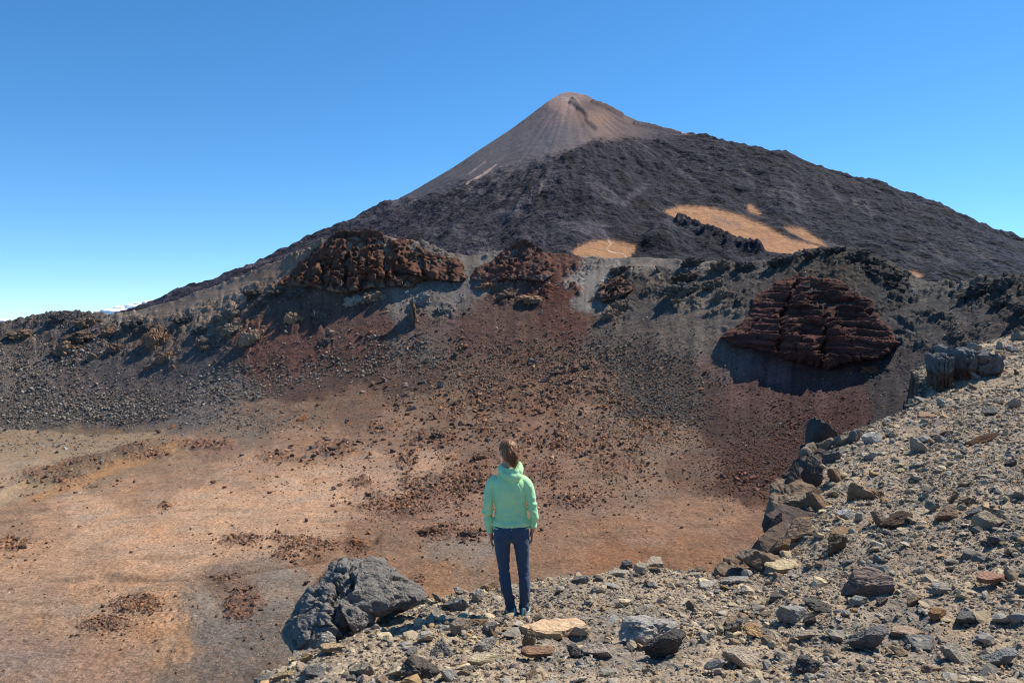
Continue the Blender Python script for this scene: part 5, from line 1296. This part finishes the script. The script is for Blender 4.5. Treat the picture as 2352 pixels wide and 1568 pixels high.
sl = limb([(-.110, .0, 1.318, .050, .058), (-.155, -.002, 1.292, .054, .066), (-.186, -.008, 1.235, .051, .066), (-.196, -.014, 1.16, .048, .058), (-.204, -.014, 1.08, .044, .053), (-.208, -.008, 1.01, .043, .050), (-.206, .0, .94, .040, .046),
           (-.196, .010, .87, .037, .042), (-.186, .016, .825, .034, .038), (-.184, .018, .812, .031, .035)], 26, 5)
sr = limb([(.105, .0, 1.318, .050, .058), (.148, -.002, 1.295, .054, .066), (.184, -.008, 1.235, .051, .066), (.204, -.014, 1.16, .047, .058), (.218, -.014, 1.08, .043, .053), (.230, -.008, 1.01, .042, .050), (.236, .0, .955, .041, .046),
           (.232, .010, .90, .037, .042), (.226, .016, .868, .034, .038), (.224, .018, .855, .031, .035)], 26, 5)
hoodie = fuse('hooded_fleece', [torso, sl, sr], 0.0055, M_FLEECE, 4, folds, hiker)
# hood lying on the shoulders: a thick rolled ring that sags behind, heavier on the right
def ring_pts():
    pts = []
    for t in np.linspace(0, 2 * np.pi, 40, endpoint=False):
        c, s = math.cos(t), math.sin(t)            # s < 0 behind (towards the camera)
        back = max(0, -s)
        pts.append((.005 + .088 * c + .030 * back, .020 + .075 * s - .030 * back, 1.432 - .040 * back + .012 * c + .018 * max(0, s), .030 + .008 * back + .006 * max(0, c), .042 + .014 * back))
    pts.append(pts[0]); return np.array(pts)
rp = ring_pts()
def ring_mesh(rp):
    V_ = []; nseg = 20; th = np.linspace(0, 2 * np.pi, nseg, endpoint=False)
    for i in range(40):
        o = rp[i, :3]; rad = np.array([o[0] - .005, o[1] - .02, 0]); rad /= np.linalg.norm(rad); up = np.array([0, 0, 1.0]) + rad * -0.25; up /= np.linalg.norm(up)
        V_.append(o + np.outer(np.cos(th), rad) * rp[i, 3] + np.outer(np.sin(th), up) * rp[i, 4])
    V_ = np.array(V_); idx = np.arange(40 * nseg).reshape(40, nseg); F_ = []
    for i in range(40):
        for j in range(nseg): F_.append((idx[i, j], idx[(i + 1) % 40, j], idx[(i + 1) % 40, (j + 1) % nseg], idx[i, (j + 1) % nseg]))
    return V_.reshape(-1, 3), [tuple(int(k) for k in f) for f in F_]
sag = limb([(-.07, -.085, 1.395, .020, .016), (-.02, -.105, 1.372, .040, .026), (.035, -.112, 1.358, .046, .030), (.080, -.092, 1.372, .040, .028), (.108, -.05, 1.398, .024, .020)], 20, 5)
def hood_disp(co, no):
    q = np.stack([co[:, 0] * 16, co[:, 1] * 10, co[:, 2] * 26 + co[:, 0] * 12], -1)
    return co + no * (0.006 * noise(q, 911) + 0.004 * fbm(co * 20, 2, 912))[:, None]
hood = fuse('hood', [ring_mesh(rp), sag], 0.005, M_FLEECE, 3, hood_disp, hiker)
# hem and cuff bands
def band(name, c, rx, ry, hh, mat, parent, n=48):
    th = np.linspace(0, 2 * np.pi, n, endpoint=False); V_ = []
    for dr, dz in ((.0, -hh), (.004, -hh * .6), (.004, hh * .6), (.0, hh), (-.006, hh), (-.006, -hh)):
        V_.append(np.stack([c[0] + (rx + dr) * np.cos(th), c[1] + (ry + dr) * np.sin(th), np.full(n, c[2] + dz)], 1))
    V_ = np.array(V_); idx = np.arange(6 * n).reshape(6, n)
    F_ = [(idx[i, j], idx[i, (j + 1) % n], idx[(i + 1) % 6, (j + 1) % n], idx[(i + 1) % 6, j]) for i in range(6) for j in range(n)]
    return link(name, mesh_np(name, V_, F_), mat, parent)
band('hem_band', (.015, -.002, .862), .172, .1235, .0055, M_HEM, hoodie)
band('cuff', (-.184, .018, .812), .033, .037, .008, M_HEM, hoodie, 24)
band('cuff', (.224, .018, .855), .033, .037, .008, M_HEM, hoodie, 24)

def tfolds(co, no):
    z = co[:, 2]; side = np.where(co[:, 0] < .035, -1.0, 1.0)
    q = np.stack([co[:, 0] * 9, co[:, 1] * 9, z * 24 + side * co[:, 0] * 30 + 1.5 * fbm(co * 5, 2, 921)], -1)
    q2 = np.stack([co[:, 0] * 30, co[:, 1] * 22, z * 3.0 + 2 * side], -1)
    w = 0.0035 * (1 + 2.0 * np.exp(-((z - .80) / .05) ** 2) + 1.6 * np.exp(-((z - .42) / .05) ** 2) + 2.2 * ss(.2, .08, z))
    lowm = ss(.46, .36, z)
    d = noise(q, 922) * w + 0.0075 * noise(q2, 923) * lowm + 0.0025 * fbm(co * 16, 3, 924)
    d += 0.004 * (np.abs(z - .405 - .05 * np.abs(co[:, 0] - .03)) < .004) # knee seam
    d -= 0.010 * np.exp(-((co[:, 0] - .022) / .006) ** 2) * (z > .70) * (co[:, 1] < 0)
    return co + no * d[:, None]
hips = limb([(.018, .0, .70 + .07, .150, .105), (.018, -.012, .80, .166, .125), (.018, -.012, .85, .166, .128), (.016, 0, .90, .152, .110), (.014, 0, .935, .142, .10)], 36, 5)
lleg = limb([(-.060, .0, .86, .088, .105), (-.066, -.006, .77, .088, .108), (-.068, -.002, .68, .077, .092), (-.062, .0, .58, .066, .078), (-.054, .003, .47, .055, .066), (-.048, .005, .41, .052, .062), (-.042, -.008, .34, .054, .068),
             (-.030, -.010, .26, .053, .066), (-.010, -.004, .18, .049, .060), (.006, .0, .12, .047, .060), (.016, .008, .062, .052, .068)], 28, 5)
rleg = limb([(.094, .0, .86, .088, .105), (.104, -.006, .77, .086, .108), (.118, -.002, .68, .075, .092), (.124, .0, .58, .066, .078), (.132, .003, .47, .056, .066), (.138, .005, .41, .054, .062), (.144, -.008, .34, .054, .068),
             (.148, -.010, .26, .051, .066), (.146, -.004, .18, .047, .060), (.142, .0, .12, .046, .060), (.140, .008, .062, .052, .068)], 28, 5)
fuse('trousers', [hips, lleg, rleg], 0.0055, M_TROUS, 4, tfolds, hiker)

# hair: cap over the skull, wavy locks gathered into a curly ponytail
def cap_disp(co, no):
    d = co - hc; a = np.arctan2(d[:, 0], d[:, 2]); q = np.stack([a * 14, d[:, 1] * 10, d[:, 2] * 4], -1)
    return co + no * (0.004 * noise(q, 931) + 0.003 * fbm(co * 40, 2, 932))[:, None]
capp = [headball(0, -.018, .028, (.079, .092, .086), 4), headball(0, -.038, -.022, (.074, .074, .070), 4), headball(0, -.030, -.062, (.056, .052, .040), 4), headball(0, .02, .060, (.070, .075, .055), 4)]
hair = fuse('hair', capp, 0.005, M_HAIR, 3, cap_disp, hiker)
rs = np.random.RandomState(940)
VV, FF, off = [], [], 0
tie = np.array([-.004, -.068, 1.628])
def strand(pts, r0):
    global off
    s = spline([(p[0], p[1], p[2], r0, r0) for p in pts], 4); k = len(s); tp = np.linspace(0, 1, k); s[:, 3] = s[:, 4] = r0 * (1 - 0.75 * tp ** 2)
    v, f = tube(s[:, :3], [tuple(x) for x in s[:, 3:]], 5, ref=(0.3, 1, 0.2)); f = [q for q in f if len(q) == 4]
    VV.append(v); FF.append(np.array(f) + off); off += len(v)
for k in range(230):
    ang = rs.uniform(0, 6.28); sp = abs(rs.normal(0, 1)) * 0.5 + 0.15
    ln = rs.uniform(.10, .20); ex, ey = math.cos(ang) * sp, math.sin(ang) * sp
    pts = []; fq = rs.uniform(16, 26); ph_ = rs.uniform(0, 6.28); ampw = rs.uniform(.005, .012)
    for t in np.linspace(0, 1, 9):
        w = 0.012 + 0.050 * min(1, t * 2.2) * (1 - 0.25 * t)
        pts.append(tie + np.array([0.004 * t + .050 * t + ex * w + ampw * math.sin(fq * t + ph_), -.028 * math.sin(min(1, t * 1.6) * 1.57) + ey * w * .7 + ampw * math.cos(fq * t + ph_) , .012 - ln * t + 0.018 * (t < .12)]))
    strand(pts, rs.uniform(.0018, .0036))
for k in range(200):   # strands combed back over the cap to the tie
    a = rs.uniform(-1.9, 1.9); e = rs.uniform(.2, 1.35)
    d0 = np.array([math.sin(a) * .080, .02 + .02 * math.cos(e), .085 * math.cos(a) + 0.028])
    start = np.array(hl(*d0)); mid = (start + tie) / 2; mid = hc + (mid - hc) / np.linalg.norm(mid - hc) * .101 + [0, 0, .012]
    q1 = (start * .6 + mid * .4); q1 = hc + [0, 0, .012] + (q1 - hc) / np.linalg.norm(q1 - hc) * .097
    q3 = (mid * .45 + tie * .55); q3 = hc + [0, 0, .012] + (q3 - hc) / np.linalg.norm(q3 - hc) * .097
    strand([start, q1, mid, q3, tie], rs.uniform(.0014, .0024))
link('ponytail', mesh_np('ponytail', np.concatenate(VV), np.concatenate(FF)), M_HAIR, hiker)

def shoe(x0, rot, zs=0.0):
    c, s = math.cos(rot), math.sin(rot)
    def prof(y): # half width along the foot, heel at -0.10, toe at +0.17
        return np.interp(y, [-.105, -.085, -.05, 0, .05, .10, .145, .17], [.012, .032, .037, .036, .041, .046, .038, .010])
    ys_ = np.linspace(-.105, .17, 26)
    def loft(zlo, zhi_f, inset, k=9):
        V_ = []
        for y in ys_:
            w = max(prof(y) - inset, .004); hgt = zhi_f(y)
            for t in np.linspace(0, 2 * np.pi, 18, endpoint=False):
                cx, cz = math.cos(t), math.sin(t); e = 0.55
                px = np.sign(cx) * abs(cx) ** e * w; pz = (np.sign(cz) * abs(cz) ** e * .5 + .5) * (hgt - zlo) + zlo
                px *= 1 - 0.28 * max(0, (pz - .03)) / .07
                V_.append((x0 + px * c - y * s, px * s + y * c, pz + zs))
        f = [tuple(q) for q in grid_faces(26, 18, wrap=True).reshape(-1, 4)] + [tuple(range(17, -1, -1)), tuple(range(25 * 18, 26 * 18))]
        return np.array(V_), f
    up = loft(.018, lambda y: float(np.interp(y, [-.105, -.09, -.03, .02, .07, .12, .17], [.085, .098, .098, .092, .072, .055, .034])), .002)
    so = loft(.0, lambda y: float(np.interp(y, [-.105, 0, .10, .17], [.030, .026, .024, .032])), -.004)
    u = fuse('shoe', [up], .004, M_SHOE, 3, None, hiker)
    v, f = so; m = bpy.data.meshes.new('sole'); m.from_pydata(v.tolist(), [], f)
    link('sole', m, M_SOLE, u)
    hx = lambda px, y, z: (x0 + px * c - y * s, px * s + y * c, z + zs)
    v, f = limb([hx(0, -.104, .035) + (.008, .005), hx(0, -.106, .07) + (.008, .005), hx(0, -.100, .108) + (.006, .004)], 10, 4)
    m = bpy.data.meshes.new('heel_tab'); m.from_pydata(v.tolist(), [], f); link('heel_tab', m, M_TEAL, u)
    for sg in (-1, 1):
        v, f = limb([hx(sg * .030, -.06, .035) + (.004, .004), hx(sg * .036, -.02, .060) + (.004, .004), hx(sg * .026, .02, .085) + (.004, .004)], 8, 4)
        m = bpy.data.meshes.new('side_strap'); m.from_pydata(v.tolist(), [], f); link('side_strap', m, M_TEAL, u)
shoe(.026, math.radians(12)); shoe(.140, math.radians(-8), 0.0)
hx_, hy_ = 0.006, 7.42
hz_ = float(Hbase(np.array(hx_), np.array(hy_)))
zz_ = max(float(Hrim(np.array([hx_ + a]), np.array([hy_ + b]))[0][0]) for a in (-.0, .03, .14) for b in (-.08, 0, .08))
hiker.location = (hx_ - 0.03, hy_, zz_ - 0.012)
hiker.scale = (0.985, 0.985, 0.98)

# alike neighbours are told apart by which lies farther left
byl = {}
for o in COL.objects:
    if 'label' in o.keys() and o.type == 'MESH': byl.setdefault(o['label'], []).append(o)
for lab, lst in byl.items():
    if 2 <= len(lst) <= 3 and len(lab.split()) <= 15:
        lst.sort(key=lambda o: o.location.x / o.location.y)
        for o, wd in zip(lst, ('leftmost', 'rightmost') if len(lst) == 2 else ('leftmost', 'middle', 'rightmost')): o['label'] = lab + ', ' + wd
